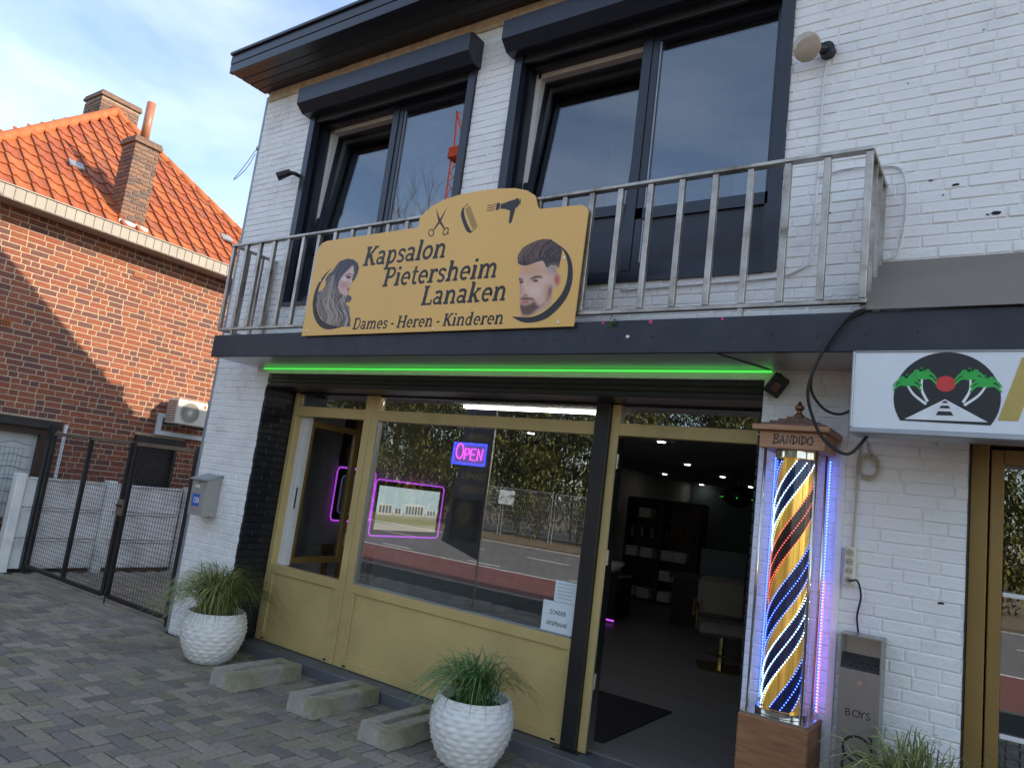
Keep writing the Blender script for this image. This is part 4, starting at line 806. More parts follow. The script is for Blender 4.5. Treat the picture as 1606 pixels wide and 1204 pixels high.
# ------------------------------------------------------------------ pots, grasses, blocks
def planter(x, y, lab):
    P = thing('planter', lab, 'planter', (x, y, 0), 'white woven planters')
    prof = [(.15, 0), (.185, .03), (.225, .10), (.252, .17), (.265, .24), (.262, .31), (.245, .37), (.232, .402), (.226, .41), (.214, .408), (.205, .38), (.19, .35)]
    full = []
    for i in range(len(prof) - 1):
        for k in range(6 if i < 7 else 2): t = k / (6 if i < 7 else 2); full.append((prof[i][0] + (prof[i + 1][0] - prof[i][0]) * t, prof[i][1] + (prof[i + 1][1] - prof[i][1]) * t))
    full.append(prof[-1])
    def rel(a, i):
        if i > 43 or i < 2: return 0
        ph = a * 16 + (math.pi if (i // 3) % 2 else 0); return .012 * (abs(math.sin(ph * .5 + .8 * math.sin(i * .35))) * (1 if i % 3 == 1 else .35) - .5)
    MB().lathe(full, n=110, fn=rel).build('pot', 'pot', P, smooth=True); MB().tube([(0, 0, .33), (0, 0, .352)], .205, 24).build('soil', 'soil_dark', P)
def grass(x, y, z, n_, R_, h_, lab, seed, green):
    P = thing('ornamental_grass', lab, 'plant', (x, y, z), 'grasses in white planters'); r = random.Random(seed); mb = MB()
    for i in range(n_):
        a_ = r.uniform(0, 6.283); L_ = h_ * r.uniform(.65, 1.15); out = R_ * r.uniform(.25, 1.1); bx, by = r.gauss(0, .05), r.gauss(0, .05); w0 = r.uniform(.0028, .0048); d = Vector((math.cos(a_), math.sin(a_), 0)); sd = Vector((-d.y, d.x, 0)); c_ = r.choice(green); v = []
        for k in range(7):
            t = k / 6; p_ = Vector((bx, by, 0)) + d * out * t ** 1.25 + Vector((0, 0, L_ * (t * 1.15 - .50 * t ** 2.4 * (1 + (out / R_) ** 2 * 1.1)))); ww = w0 * (1 - t ** 2.2) + .0004; v += [p_ + sd * ww, p_ - sd * ww + Vector((0, 0, .002))]
        mb.add(v, [(2 * k, 2 * k + 1, 2 * k + 3, 2 * k + 2) for k in range(6)], c_)
    mb.build('blades', 'grass', P, kind='stuff')
GR1 = [(.20, .23, .06), (.25, .27, .08), (.13, .17, .045), (.42, .38, .17), (.17, .21, .055), (.09, .12, .03)]; GR2 = [(.08, .17, .045), (.11, .21, .06), (.15, .25, .08), (.06, .12, .03)]
planter(-5.57, -.25, 'white woven-texture planter beside the black brick reveal'); planter(-2.81, -.23, 'white woven-texture planter beside the third concrete block'); planter(-.36, -.42, 'white planter beside the steel ash bin')
grass(-5.57, -.25, .345, 850, .54, .68, 'dense arching variegated grass in planter by the black reveal', 1, GR1); grass(-2.81, -.23, .345, 330, .42, .50, 'sparse dark green grass in planter near the concrete blocks', 2, GR2); grass(-.36, -.42, .345, 700, .42, .82, 'tufted grass in front of the steel ash bin', 3, GR1)
def block(x, y, rz, lab):
    bm = bmesh.new(); bmesh.ops.create_cube(bm, size=1); bmesh.ops.scale(bm, vec=(.28, .66, .125), verts=bm.verts); bmesh.ops.translate(bm, vec=(0, 0, .0625), verts=bm.verts)
    for v in bm.verts:
        if v.co.z > .06: v.co.x *= .94; v.co.y *= .98
    tf = max(bm.faces, key=lambda f: f.calc_center_median().z); r_ = bmesh.ops.inset_region(bm, faces=[tf], thickness=.095, depth=0)
    for v in tf.verts: v.co.x *= .5
    e = bmesh.ops.extrude_discrete_faces(bm, faces=[tf])['faces'][0]
    for v in e.verts: v.co.z -= .045; v.co.x *= .7
    bmesh.ops.bevel(bm, geom=[q for q in bm.edges], offset=.006, segments=2, affect='EDGES', profile=.6); bmesh.ops.subdivide_edges(bm, edges=[q for q in bm.edges if q.calc_length() > .08], cuts=3)
    rr = random.Random(int(x * 10))
    for v in bm.verts: v.co += Vector((rr.uniform(-1, 1), rr.uniform(-1, 1), rr.uniform(-1, 1))) * .0018
    me = bpy.data.meshes.new('concrete_block'); bm.to_mesh(me); bm.free(); me.materials.append(MATS['concrete']); link('concrete_block', me, None, loc=(x, y, 0), rot=(0, 0, rz), **T(lab, 'concrete block', 'slotted concrete blocks'))
block(-4.86, -.29, .04, 'mossy slotted concrete block beside the bigger grass planter'); block(-4.08, -.19, .03, 'slotted concrete block, middle of the row of three'); block(-3.37, -.18, .02, 'slotted concrete block beside the sparse grass planter')
# ------------------------------------------------------------------ gate and fence
def leaf(x0, x1, bars, lab, nm):
    g = wthing('wire_gate', lab, 'gate', ((x0 + x1) / 2, .1, 0), 'black wire gate leaves')
    for a in bars: MB().cbox(a - .024, a + .024, .078, .122, .075, 1.735, .003).build('stile', 'gate_black', g)
    MB().cbox(bars[0] + .025, bars[-1] - .025, .08, .12, 1.70, 1.74, .003).build('top_rail', 'gate_black_lit', g); MB().cbox(bars[0] + .025, bars[-1] - .025, .08, .12, .055, .10, .003).build('bottom_rail', 'gate_black', g)
    mb = MB(); x = bars[0] + .05
    while x < bars[-1] - .02: mb.box(x - .0014, x + .0014, .0985, .1015, .10, 1.70); x += .05
    z = .14
    while z < 1.69: mb.box(bars[0] + .02, bars[-1] - .02,   .1021, .1045, z - .0014, z + .0014); z += .05
    mb.build('wire_mesh', 'gate_black', g, kind='stuff'); return g
g1 = leaf(-10.05, -8.09, [-10.0, -9.05, -8.115], 'black wire mesh gate leaf with a middle stile by the concrete post', 'a')
g2 = leaf(-8.05, -6.80, [-8.02, -6.84], 'black wire mesh gate leaf with handle hinged at the white house', 'b')
MB().cbox(-8.10, -8.0, .05, .079, .93, 1.10, .004).build('lock_case', 'gate_black_lit', g2); MB().tube([(-8.02, .06, 1.04), (-8.02, .0, 1.04), (-7.90, .0, 1.035)], .010, 8).build('handle', 'black', g2); MB().tube([(-8.00, .07, -.01), (-8.00, .07, .3)], .008, 8).build('drop_bolt', 'gate_black', g2)
for x, z1_ in ((-10.09, 1.83), (-6.78, 1.76)): MB().cbox(x - .035, x + .035, .065, .135, -.05, z1_, .003).build('gate_post', 'gate_black', None, **T('tall black steel gate post at the concrete fence' if x < -8 else 'black steel gate post at the white house corner', 'gate post'))
CF = wthing('concrete_fence', 'white painted concrete panel fence along the driveway', 'fence', (-10.16, 2, 0))
for y in (-.12, 1.0, 2.15, 3.3, 4.45):
    MB().cbox(-10.24, -10.10, y - .06, y + .06, -.1, 1.19, .012).build('post', 'concrete_white', CF)
    for k in range(3): MB().cbox(-10.205, -10.15, y + .062, y + 1.055, .02 + k * .38, .39 + k * .38, .01).build('panel', 'concrete_white', CF); MB().cbox(-10.149, -10.135, y + .09, y + 1.03, .37 + k * .38, .395 + k * .38, .004).build('panel_ledge', 'concrete_white', CF)
gf = wthing('garden_fence', 'green wire garden panel before the neighbour window', 'fence', (-10.45, -.6, 0)); mb = MB()
for k in range(24): mb.box(-10.452, -10.448, -1.2 + k * .05, -1.197 + k * .05, .1, 1.5)
for k in range(9): mb.box(-10.447, -10.444, -1.2, -.02, .12 + k * .17, .124 + k * .17)
mb.build('wire_mesh', 'green_wire', gf, kind='stuff')
MB().tube([(-10.45, -.9, 0), (-10.45, -.9, 1.56)], .025, 8).build('post', 'green_wire', gf)
MB().cbox(-10.42, -10.36, -1.3, -.25, 0, .75, .01).build('wood_board', 'garden_wood', None, **T('brown wooden board standing behind the fence post', 'board'))
# ------------------------------------------------------------------ fittings
AC = wthing('air_conditioner', 'cream outdoor air conditioner unit on the red brick wall', 'air conditioner', (-10.35, 2.05, 2.1))
MB().cbox(-10.50, -10.22, 1.76, 2.45, 2.10, 2.47, .01).build('case', 'ac_white', AC)
for k in range(9): MB().box(-10.48, -10.25, 1.752, 1.759, 2.13 + k * .036, 2.145 + k * .036).build('louver', 'ac_grey', AC)
MB().tube([(-10.225, 1.97, 2.285), (-10.217, 1.97, 2.285)], .150, 30).build('fan_opening', 'ac_grey', AC)
mb = MB()
for k in range(40): a_ = k * math.pi / 20; mb.bar((-10.214, 1.97 + .02 * math.cos(a_), 2.285 + .02 * math.sin(a_)), (-10.214, 1.97 + .15 * math.cos(a_), 2.285 + .15 * math.sin(a_)), .003, .003)
for r_ in (.05, .09, .13, .15): mb.tube([(-10.213, 1.97 + r_ * math.cos(k * .21), 2.285 + r_ * math.sin(k * .21)) for k in range(31)], .002, 4)
mb.build('grille', 'ac_white', AC, kind='stuff'); MB().tube([(-10.214, 1.97, 2.285), (-10.209, 1.97, 2.285)], .025, 14).build('hub', 'ac_white', AC)
MB().tube([(-10.2195, 2.20, 2.405), (-10.2175, 2.20, 2.405)], .020, 16).build('round_emblem', 'logo_red', AC)
for y in (1.85, 2.3): MB().box(-10.59, -10.24, y, y + .03, 2.06, 2.095).build('bracket', 'ac_grey', AC)
CT = wthing('cable_trunking', 'white plastic pipe trunking below the air conditioner', 'trunking', (-10.57, 2, 1.9))
MB().cbox(-10.597, -10.54, 1.69, 1.76, 1.905, 2.23, .005).build('riser', 'trunk_white', CT); MB().cbox(-10.597, -10.541, 1.761, 2.6, 1.905, 1.97, .005).build('run', 'trunk_white', CT); MB().cbox(-10.597, -10.542, 1.761, 1.9, 2.17, 2.23, .005).build('elbow', 'trunk_white', CT)
MX = wthing('mailbox', 'grey metal mailbox with blue number plate on the white wall', 'mailbox', (-6.3, -.09, 1.15))
MB().add([(-6.43, -.155, 1.13), (-6.20, -.155, 1.13), (-6.20, -.155, 1.46), (-6.43, -.155, 1.46), (-6.43, -.004, 1.13), (-6.20, -.004, 1.13), (-6.20, -.004, 1.50), (-6.43, -.004, 1.50)], [(0, 1, 2, 3), (7, 6, 5, 4), (0, 4, 5, 1), (3, 2, 6, 7), (1, 5, 6, 2), (0, 3, 7, 4)]).build('case', 'mailbox_grey', MX)
MB().add([(-6.445, -.18, 1.455), (-6.185, -.18, 1.455), (-6.185, -.003, 1.508), (-6.445, -.003, 1.508), (-6.445, -.18, 1.467), (-6.185, -.18, 1.467), (-6.185, -.003, 1.522), (-6.445, -.003, 1.522)], [(3, 2, 1, 0), (4, 5, 6, 7), (0, 1, 5, 4), (1, 2, 6, 5), (2, 3, 7, 6), (3, 0, 4, 7)]).build('lid', 'zinc', MX)
MB().box(-6.37, -6.30, -.158, -.1552, 1.385, 1.41).build('name_slot', 'bakelite', MX); MB().tube([(-6.31, -.1555, 1.435), (-6.31, -.159, 1.435)], .008, 8).build('keyhole', 'black', MX)
MB().box(-6.385, -6.275, -.159, -.1553, 1.215, 1.325).build('number_plate', 'blue_plate', MX)
for k, ch in enumerate('158'): link('number', text_mesh('number', ch, .078, 'white_ink'), MX, loc=(-6.372 + k * .032, -.1598, 1.243), rot=FRONT)
PR_ = wthing('floodlight', 'small black spotlight on the wall beside the left upper window', 'spotlight', (-5.9, -.08, 4.47))
MB().tube([(-5.86, -.005, 4.50), (-5.86, -.05, 4.50), (-5.90, -.10, 4.50)], .02, 8).build('arm', 'black', PR_); MB().tube([(-5.885, -.09, 4.505), (-5.98, -.16, 4.44)], [.032, .042], 12).build('head', 'black', PR_)
FL = wthing('round_lamp', 'round reflector lamp on black bracket beside the right upper window', 'lamp', (-1.05, -.1, 4.5))
MB().tube([(-.985, -.004, 4.52), (-.985, -.06, 4.52)], .045, 12).build('mount', 'black', FL); MB().tube([(-.99, -.06, 4.52), (-1.04, -.10, 4.51)], .03, 10).build('neck', 'black', FL)
MB().lathe([(.02, .05), (.045, .035), (.08, .006), (.084, 0), (.078, -.004), (.02, -.010)], n=26).build('reflector', 'lens', FL, loc=(-1.075, -.14, 4.50), rot=(rad(-62), 0, rad(-12)), smooth=True)
SCm = wthing('black_box_light', 'small broken black box lamp under the canopy by the door', 'lamp', (-1.14, -.06, 2.48))
MB().cbox(-.045, .045, -.03, .03, -.06, .06, .006).build('housing', 'black', SCm, loc=(-1.13, -.07, 2.475), rot=(.4, .5, .5)); MB().box(-1.14, -1.12, -.05, -.003, 2.53, 2.55).build('bracket', 'black', SCm); MB().cbox(-.02, .02, -.036, -.031, -.03, .02, .003).build('broken_lens', 'copper_tile', SCm, loc=(-1.13, -.07, 2.475), rot=(.4, .5, .5))
SK = wthing('power_strip', 'cream four-socket power strip on the white wall above the bin', 'power strip', (-.705, -.03, 1.45))
MB().cbox(-.737, -.682, -.045, -.004, 1.445, 1.64, .006).build('case', 'bakelite', SK)
for k in range(4):
    s = MB().tube([(-.71, -.0455, 1.473 + k * .046), (-.71, -.0485, 1.473 + k * .046)], .019, 16).build('socket', 'cable_beige', SK)
    for q in (-.007, .007): MB().tube([(-.71 + q, -.0486, 1.473 + k * .046), (-.71 + q, -.0496, 1.473 + k * .046)], .003, 6).build('socket_hole', 'black', s)
def cable(pts, r, m, lab, nm='cable'): return MB().tube(spline(pts, 8), r, 7).build(nm, m, None, smooth=True, **T(lab, 'cable'))
cable([(-.71, -.05, 1.475), (-.695, -.075, 1.472), (-.665, -.06, 1.475), (-.650, -.03, 1.40), (-.665, -.02, 1.30), (-.655, -.02, 1.222)], .005, 'cable_black', 'black plug lead running from power strip to the steel bin', 'plug_cable')
cable([(-.69, -.02, 2.18), (-.70, -.018, 2.05), (-.697, -.018, 1.85), (-.703, -.018, 1.63)], .006, 'cable_beige', 'beige lead dropping to the cream power strip', 'socket_cable')
q = []
for k in range(60): a_ = k * .42; q.append((-.645 + (.045 + .008 * math.sin(k * .7)) * math.cos(a_), -.02 - k * .0003, 2.06 + (.06 + .012 * math.sin(k * .31)) * math.sin(a_)))
MB().tube([(-.66, -.018, 2.2), (-.655, -.018, 2.15)] + q, .005, 6).build('cable_coil', 'cable_beige', None, smooth=True, **T('coiled beige cable hanging on the wall below the light box', 'cable'))
cable([(-.62, -.495, 2.775), (-.70, -.51, 2.73), (-.80, -.52, 2.56), (-.86, -.50, 2.38), (-.84, -.45, 2.24), (-.78, -.42, 2.13), (-.68, -.40, 2.08), (-.60, -.38, 2.18)], .008, 'cable_black', 'long black cable looping down past the barber pole top', 'power_cable')
cable([(-.62, -.49, 2.77), (-.72, -.50, 2.70), (-.83, -.48, 2.52), (-.87, -.40, 2.40), (-.82, -.34, 2.31), (-.74, -.32, 2.285), (-.655, -.33, 2.33)], .007, 'cable_black', 'shorter black cable looping from canopy edge into the light box', 'power_cable')
cable([(-.985, -.01, 4.46), (-1.0, -.012, 4.3), (-.995, -.012, 3.9), (-1.0, -.012, 3.4), (-1.01, -.012, 3.22), (-1.06, -.012, 3.17), (-1.2, -.012, 3.13), (-1.6, -.012, 3.12), (-2.2, -.012, 3.11)], .007, 'cable_white', 'white cable clipped to the wall below the round lamp', 'wall_cable')
cable([(-1.0, -.014, 3.72), (-.85, -.014, 3.75), (-.7, -.014, 3.74), (-.56, -.014, 3.70), (-.53, -.014, 3.5), (-.55, -.014, 3.25), (-.60, -.014, 3.19)], .006, 'cable_white', 'white cable arching over the railing end', 'wall_cable')
MB().box(-.79, -.757, -.016, -.001, .0, 2.56).build('conduit', 'white_paint', None, **T('white painted cable conduit rising behind the barber pole', 'conduit'))
cable([(-6.72, .03, 4.95), (-6.85, .0, 4.75), (-6.95, -.02, 4.62), (-6.80, .0, 4.72), (-6.72, .03, 4.9)], .004, 'zinc', 'loose grey wire hanging from the drainpipe', 'loose_wire')
LEDG = MB().tube([(-5.83, -.03, 2.557), (-1.17, -.035, 2.559)], .0075, 8).build('led_tube', 'led_green', None, smooth=True, **T('glowing green LED tube under the canopy soffit', 'light'))
# ------------------------------------------------------------------ window notices and neon
nt_ = wthing('notice_sheet', 'white paper notice reading ZONDER AFSPRAAK in the shop window', 'notice', (-2.61, .36, .78))
MB().box(-2.742, -2.488, .3615, .3635, .782, .992).build('sheet', 'paper', nt_)
for k, (tx, z) in enumerate((('ZONDER', .905), ('AFSPRAAK', .83))):
    me = text_mesh('text', tx, .042, 'ink', fit=.13 if k == 0 else .17); link('text_line', me, nt_, loc=(-2.615 - (.065 if k == 0 else .085), .3608, z), rot=FRONT)
n3 = wthing('notice_sheet', 'white paper with ruled lines taped above the other notice', 'notice', (-2.57, .36, .99)); MB().box(-2.66, -2.49, .3615, .3635, .995, 1.14).build('sheet', 'paper', n3)
for k in range(5): MB().box(-2.64, -2.52, .3606, .3612, 1.02 + k * .024, 1.024 + k * .024).build('printed_line', 'mailbox_grey', n3)
OP = wthing('open_sign', 'pink and blue neon OPEN sign hanging behind the shop window', 'neon sign', (-3.69, .5, 1.88))
MB().box(-3.85, -3.522, .505, .512, 1.89, 2.045).build('back_panel', 'neon_violet', OP)
MB().tube([(-3.852, .5, 1.885), (-3.52, .5, 1.885), (-3.52, .5, 2.05), (-3.852, .5, 2.05), (-3.852, .5, 1.885)], .010, 6).build('border_tube', 'neon_blue', OP)
def neon(pts, nm='letter_tube'): MB().tube([(x, .492, z) for x, z in pts], .0055, 6).build(nm, 'neon_pink', OP)
neon([(-3.782 + .036 * math.cos(k * .35), 1.985 + .062 * math.sin(k * .35)) for k in range(19)]); neon([(-3.728, 1.92), (-3.724, 2.01), (-3.69, 2.01), (-3.682, 1.985), (-3.69, 1.965), (-3.724, 1.962)]); neon([(-3.615, 2.01), (-3.664, 2.01), (-3.667, 1.92), (-3.615, 1.92)]); neon([(-3.665, 1.965), (-3.625, 1.965)]); neon([(-3.595, 1.92), (-3.592, 2.01), (-3.552, 1.925), (-3.548, 2.015)])
MB().tube([(-3.69, .503, 2.05), (-3.69, .503, 2.45)], .002, 5).build('hanging_wire', 'cable_white', OP)
# ------------------------------------------------------------------ salon interior
def mirror(y0, y1, z0, z1, lab, pic=False):
    m = wthing('led_mirror', lab, 'mirror', (-6.25, (y0 + y1) / 2, z0)); MB().cbox(-6.268, -6.235, y0, y1, z0, z1, .006).build('backing', 'black', m)
    def rr(d, x, r_, mm, nm):
        P = []
        for cy_, cz, a0 in ((y1 - d - .05, z1 - d - .05, 0), (y0 + d + .05, z1 - d - .05, 90), (y0 + d + .05, z0 + d + .05, 180), (y1 - d - .05, z0 + d + .05, 270)):
            for k in range(5): a_ = rad(a0 + k * 22.5); P.append((x, cy_ + .05 * math.cos(a_), cz + .05 * math.sin(a_)))
        MB().tube(P + [P[0]], r_, 6).build(nm, mm, m)
    rr(-.01, -6.23, .009, 'led_purple', 'led_outline'); 
    if not pic: rr(.075, -6.23, .006, 'neon_violet', 'inner_outline')
    if not pic: MB().box(-6.2345, -6.231, y0 + .08, y1 - .08, z0 + .08, z1 - .08).build('glass', 'bottle_grey', m)
    else:
        p = Paint(0, 120, 0, 80, 2); p.poly([(-9, -9), (200, -9), (200, 200), (-9, 200)], (190, 208, 214)); p.a[:] = 1
        p.poly([(-9, 48), (200, 42), (200, 200), (-9, 200)], (176, 168, 156)); p.poly([(-9, 52), (200, 60), (200, 72), (-9, 66)], (118, 132, 90), 1)
        for x, w2, h2 in ((4, 26, 20), (34, 16, 14), (54, 40, 24), (98, 20, 15)):
            p.poly([(x, 52), (x, 52 - h2), (x + w2, 52 - h2 + 2), (x + w2, 52)], (226, 222, 212))
            for i in range(int(w2 // 6)): p.poly([(x + 2 + i * 6, 49), (x + 2 + i * 6, 49 - h2 * .7), (x + 5 + i * 6, 49 - h2 * .7), (x + 5 + i * 6, 49)], (92, 98, 100))
        p.a[:] = 1; me = p.mesh('picture', lambda u, v: (-6.2315, y0 + .06 + u / 120 * (y1 - y0 - .12), z1 - .06 - v / 80 * (z1 - z0 - .12)), 'screen'); link('picture', me, m)
mirror(1.44, 2.02, 1.17, 1.74, 'black framed mirror with purple LED outline nearest the open casement'); mirror(2.06, 3.30, 1.02, 1.66, 'wide wall screen with purple LED outline showing pale apartment blocks', True)
p = Paint(0, 40, 0, 60, 1); p.poly([(-9, -9), (99, -9), (99, 99), (-9, 99)], (22, 18, 18)); p.a[:] = 1; p.poly([(12, 2), (24, 6), (30, 20), (40, 24), (40, 34), (8, 30), (14, 20)], (150, 112, 88), 1); p.poly([(6, 38), (16, 34), (18, 50), (8, 56)], (140, 100, 78), 1); p.a[:] = 1
link('wall_poster', p.mesh('wall_poster', lambda u, v: (-6.262, 1.46 + u / 40 * .55, 2.35 - v / 60 * .58)), None, **T('dark poster of hands above the LED mirror', 'poster'))
tb = wthing('side_table', 'small wooden table with drilled front under the mirror', 'table', (-6.1, 1.6, .1)); MB().cbox(-6.26, -5.98, 1.40, 1.95, .80, .90, .006).build('top', 'oak_base', tb)
for y in (1.43, 1.9): MB().box(-6.24, -6.20, y, y + .04, .1, .799).box(-6.03, -5.99, y, y + .04, .1, .799).build('legs', 'oak_base', tb, kind='stuff')
MB().lathe([(.05, 0), (.06, .04), (.055, .09), (.03, .13), (.004, .145)], n=18).build('egg_speaker', 'white_glossy', None, loc=(-6.12, 1.55, .901), smooth=True, **T('white egg-shaped device on the small wooden table', 'speaker'))
MB().box(-2.98, -2.30, .62, 1.85, .1, .112).build('door_mat', 'black_rubber', None, **T('black rubber mat on the floor inside the doorway', 'mat'))
BC = thing('barber_chair', 'grey leather salon chair on brass column inside the doorway', 'chair', (-2.66, 4.1, .1), None, rad(25))
MB().cbox(-.27, .27, -.27, .25, .36, .50, .04).build('seat', 'leather', BC); MB().cbox(-.27, .27, .20, .34, .50, .95, .05).build('backrest', 'leather', BC, rot=None)
for s_ in (-1, 1): MB().tube([(s_ * .30, -.22, .42), (s_ * .31, -.26, .64), (s_ * .31, -.2, .68), (s_ * .31, .18, .68), (s_ * .30, .24, .5)], .016, 8).build('armrest', 'brass', BC)
MB().tube([(0, 0, .02), (0, 0, .36)], .035, 14).build('column', 'brass', BC); MB().cbox(-.24, .24, -.24, .24, 0, .022, .006).build('base', 'brass', BC); MB().tube([(-.2, -.3, .2), (0, -.3, .18), (.2, -.3, .2)], .012, 8).build('footrest', 'brass', BC)
SU = wthing('shelf_unit', 'dark wooden shelf unit with bottles and towels at the back', 'shelf', (-5.35, 8.6, .1))
MB().box(-6.05, -4.62, 8.86, 8.9, .1, 1.93).build('back', 'dark_wood', SU)
for x in (-6.05, -5.36, -4.66): MB().box(x, x + .04, 8.5, 8.859, .1, 1.93).build('upright', 'dark_wood', SU)
for k in range(6):
    for xa in (-6.009, -5.319): MB().box(xa, xa + .648, 8.5, 8.858, .12 + k * .36, .145 + k * .36).build('shelf', 'dark_wood', SU)
for i in range(9):
    x = -5.95 + (i % 3) * .2 if i < 3 else -5.26 + (i - 3) * .09; mm_ = 'bottle_grey' if i < 3 else 'bottle_brown'
    MB().lathe([(.03, 0), (.032, .13), (.014, .17), (.014, .21)], n=12).build('bottle', mm_, None, loc=(x, 8.62, 1.226), smooth=True, **T('grey spray bottle on the shelf unit' if i < 3 else 'brown product bottle on the shelf unit', 'bottle', 'bottles on the shelf unit'))
for i, (x, z) in enumerate(((-5.7, 1.586), (-5.9, .866), (-5.6, .866), (-5.2, .866), (-4.95, .866), (-5.2, .506), (-4.95, .506), (-5.9, .146), (-5.6, .146), (-5.2, .146))):
    tw = MB()
    for k in range(4): tw.cbox(x - .12, x + .12, 8.53, 8.78, z + .001 + k * .045, z + .043 + k * .045, .012)
    tw.build('towel_stack', 'towel', None, **T('folded pale towels on the %s shelf of the wooden unit' % {1.586: 'top', .866: 'middle', .506: 'lower', .146: 'bottom'}[z], 'towels', 'towel stacks on shelves'))
for k, (x, y) in enumerate(((-4.05, 6.2), (-5.66, 9.2), (-4.25, 8.4), (-5.93, 12.0), (-4.5, 10.9), (-4.9, 3.2), (-3.2, 3.2))):
    s = wthing('ceiling_spot', 'small round recessed ceiling spotlight, lit', 'ceiling light', (x, y, 2.44), 'lit ceiling spots'); MB().tube([(x, y, 2.452), (x, y, 2.459)], .055, 16).build('rim', 'white_glossy', s); MB().tube([(x, y, 2.445), (x, y, 2.4519)], .042, 14).build('bulb', 'lamp', s)
MB().box(-4.3, -2.7, 1.1, 1.14, 2.43, 2.458).build('ceiling_tube', 'lamp', None, **T('long linear ceiling lamp just behind the shop window', 'ceiling light'))
CH = wthing('chandelier', 'dark beaded chandelier with green sparkle inside the salon', 'chandelier', (-3.2, 6, 1.9)); MB().tube([(-3.2, 6, 2.459), (-3.2, 6, 2.2)], .01, 6).build('rod', 'black', CH); MB().lathe([(.05, .3), (.24, .2), (.25, .14), (.16, .06), (.05, 0)], (-3.2, 6, 1.9), 16).build('shade', 'black', CH)
for k in range(14): MB().tube([(-3.2 + .25 * math.cos(k * .45), 6 + .25 * math.sin(k * .45), 2.02), (-3.2 + .25 * math.cos(k * .45), 6 + .25 * math.sin(k * .45), 2.03)], .008, 6).build('bead', 'led_green' if k % 2 else 'chrome', CH)
WS = wthing('styling_counter', 'dark styling counter behind the salon chair', 'counter', (-3.4, 6.6, .1)); MB().cbox(-4.3, -2.2, 6.5, 6.95, .78, .84, .006).build('top', 'dark_wood', WS); MB().box(-4.25, -2.25, 6.55, 6.9, .1, .779).build('cabinet', 'black', WS); MB().box(-4.0, -3.3, 6.955, 6.99, .85, 1.25).build('splashback', 'room_teal', WS)
WB = wthing('wash_chair', 'black wash chair with purple strip light beyond the door jamb', 'wash chair', (-4.9, 5.6, .1)); MB().cbox(-5.2, -4.6, 5.4, 5.9, .15, .75, .03).build('body', 'black', WB); MB().lathe([(.12, 0), (.2, .1), (.22, .16), (.18, .15)], (-4.9, 5.7, .76), 20).build('basin', 'white_glossy', WB, smooth=True); MB().box(-5.2, -4.6, 5.385, 5.398, .13, .15).build('strip_light', 'led_purple', WB)
# ------------------------------------------------------------------ across the road (seen mirrored in the glass)
def tree_mesh(seed, hgt, wid, n_):
    r = random.Random(seed); mb = MB(); cl = [(r.gauss(0, wid * .33), r.gauss(0, wid * .33), hgt * (.08 + .9 * r.random() ** .8), r.uniform(.35, .8)) for _ in range(90)]
    gs = [(.13, .14, .03), (.19, .19, .045), (.09, .11, .025), (.24, .20, .06), (.14, .16, .04)]
    for i in range(n_):
        c = r.choice(cl); p_ = Vector((c[0] + r.gauss(0, c[3] * .7), c[1] + r.gauss(0, c[3] * .7), max(.1, c[2] + r.gauss(0, c[3] * .55)))); d = Vector((r.gauss(0, 1), r.gauss(0, 1), r.gauss(-.5, .6))).normalized(); s = d.cross(Vector((0, 0, 1))).normalized(); L_ = r.uniform(.14, .32); mb.add([p_, p_ + d * L_ * .5 + s * L_ * .16, p_ + d * L_, p_ + d * L_ * .5 - s * L_ * .16], [(0, 1, 2, 3)], r.choice(gs))
    tk = MB()
    for k in range(5): a_ = r.uniform(0, 6.28); tk.tube([(math.cos(a_) * .2, math.sin(a_) * .2, -.1), (math.cos(a_) * wid * .2, math.sin(a_) * wid * .2, hgt * .85)], [.05, .012], 6)
    return mb.mesh('crown', 'leaf_bamboo'), tk.mesh('trunk', 'bark')
TV = [tree_mesh(11 + k, 7.2 + k, 2.3, 17000) for k in range(3)]
k = 0
for x in np.arange(-44, 1, 1.9):
    o = thing('bamboo_tree', 'leafy green bamboo thicket across the road', 'tree', (float(x) + RC.uniform(-.5, .5), -23.2 + RC.uniform(-1, 1), -.03), 'bamboo across the road', RC.uniform(0, 6)); c_, t_ = TV[k % 3]; link('crown', c_, o); link('trunk', t_, o); k += 1
def bare(x, y, hgt, seed):
    r = random.Random(seed); mb = MB(); o = thing('bare_tree', 'tall leafless tree far behind the bamboo', 'tree', (x, y, 0))
    def br(p_, d, L_, w0, dep):
        q = p_ + d * L_; mb.tube([p_, p_.lerp(q, .5) + Vector((r.gauss(0, .03), r.gauss(0, .03), 0)) * L_, q], [w0, w0 * .8, w0 * .6], 5, cap=False)
        if dep:
            for _ in range(3 if dep > 1 else 4): br(p_.lerp(q, r.uniform(.55, 1)), (d + Vector((r.gauss(0, .45), r.gauss(0, .45), r.uniform(.0, .5)))).normalized(), L_ * r.uniform(.55, .75), w0 * .5, dep - 1)
    br(Vector((0, 0, -.1)), Vector((0, 0, 1)), hgt * .45, .22, 5); mb.build('branches', 'bark', o, kind='stuff')
bare(-33.5, -30, 21, 4)
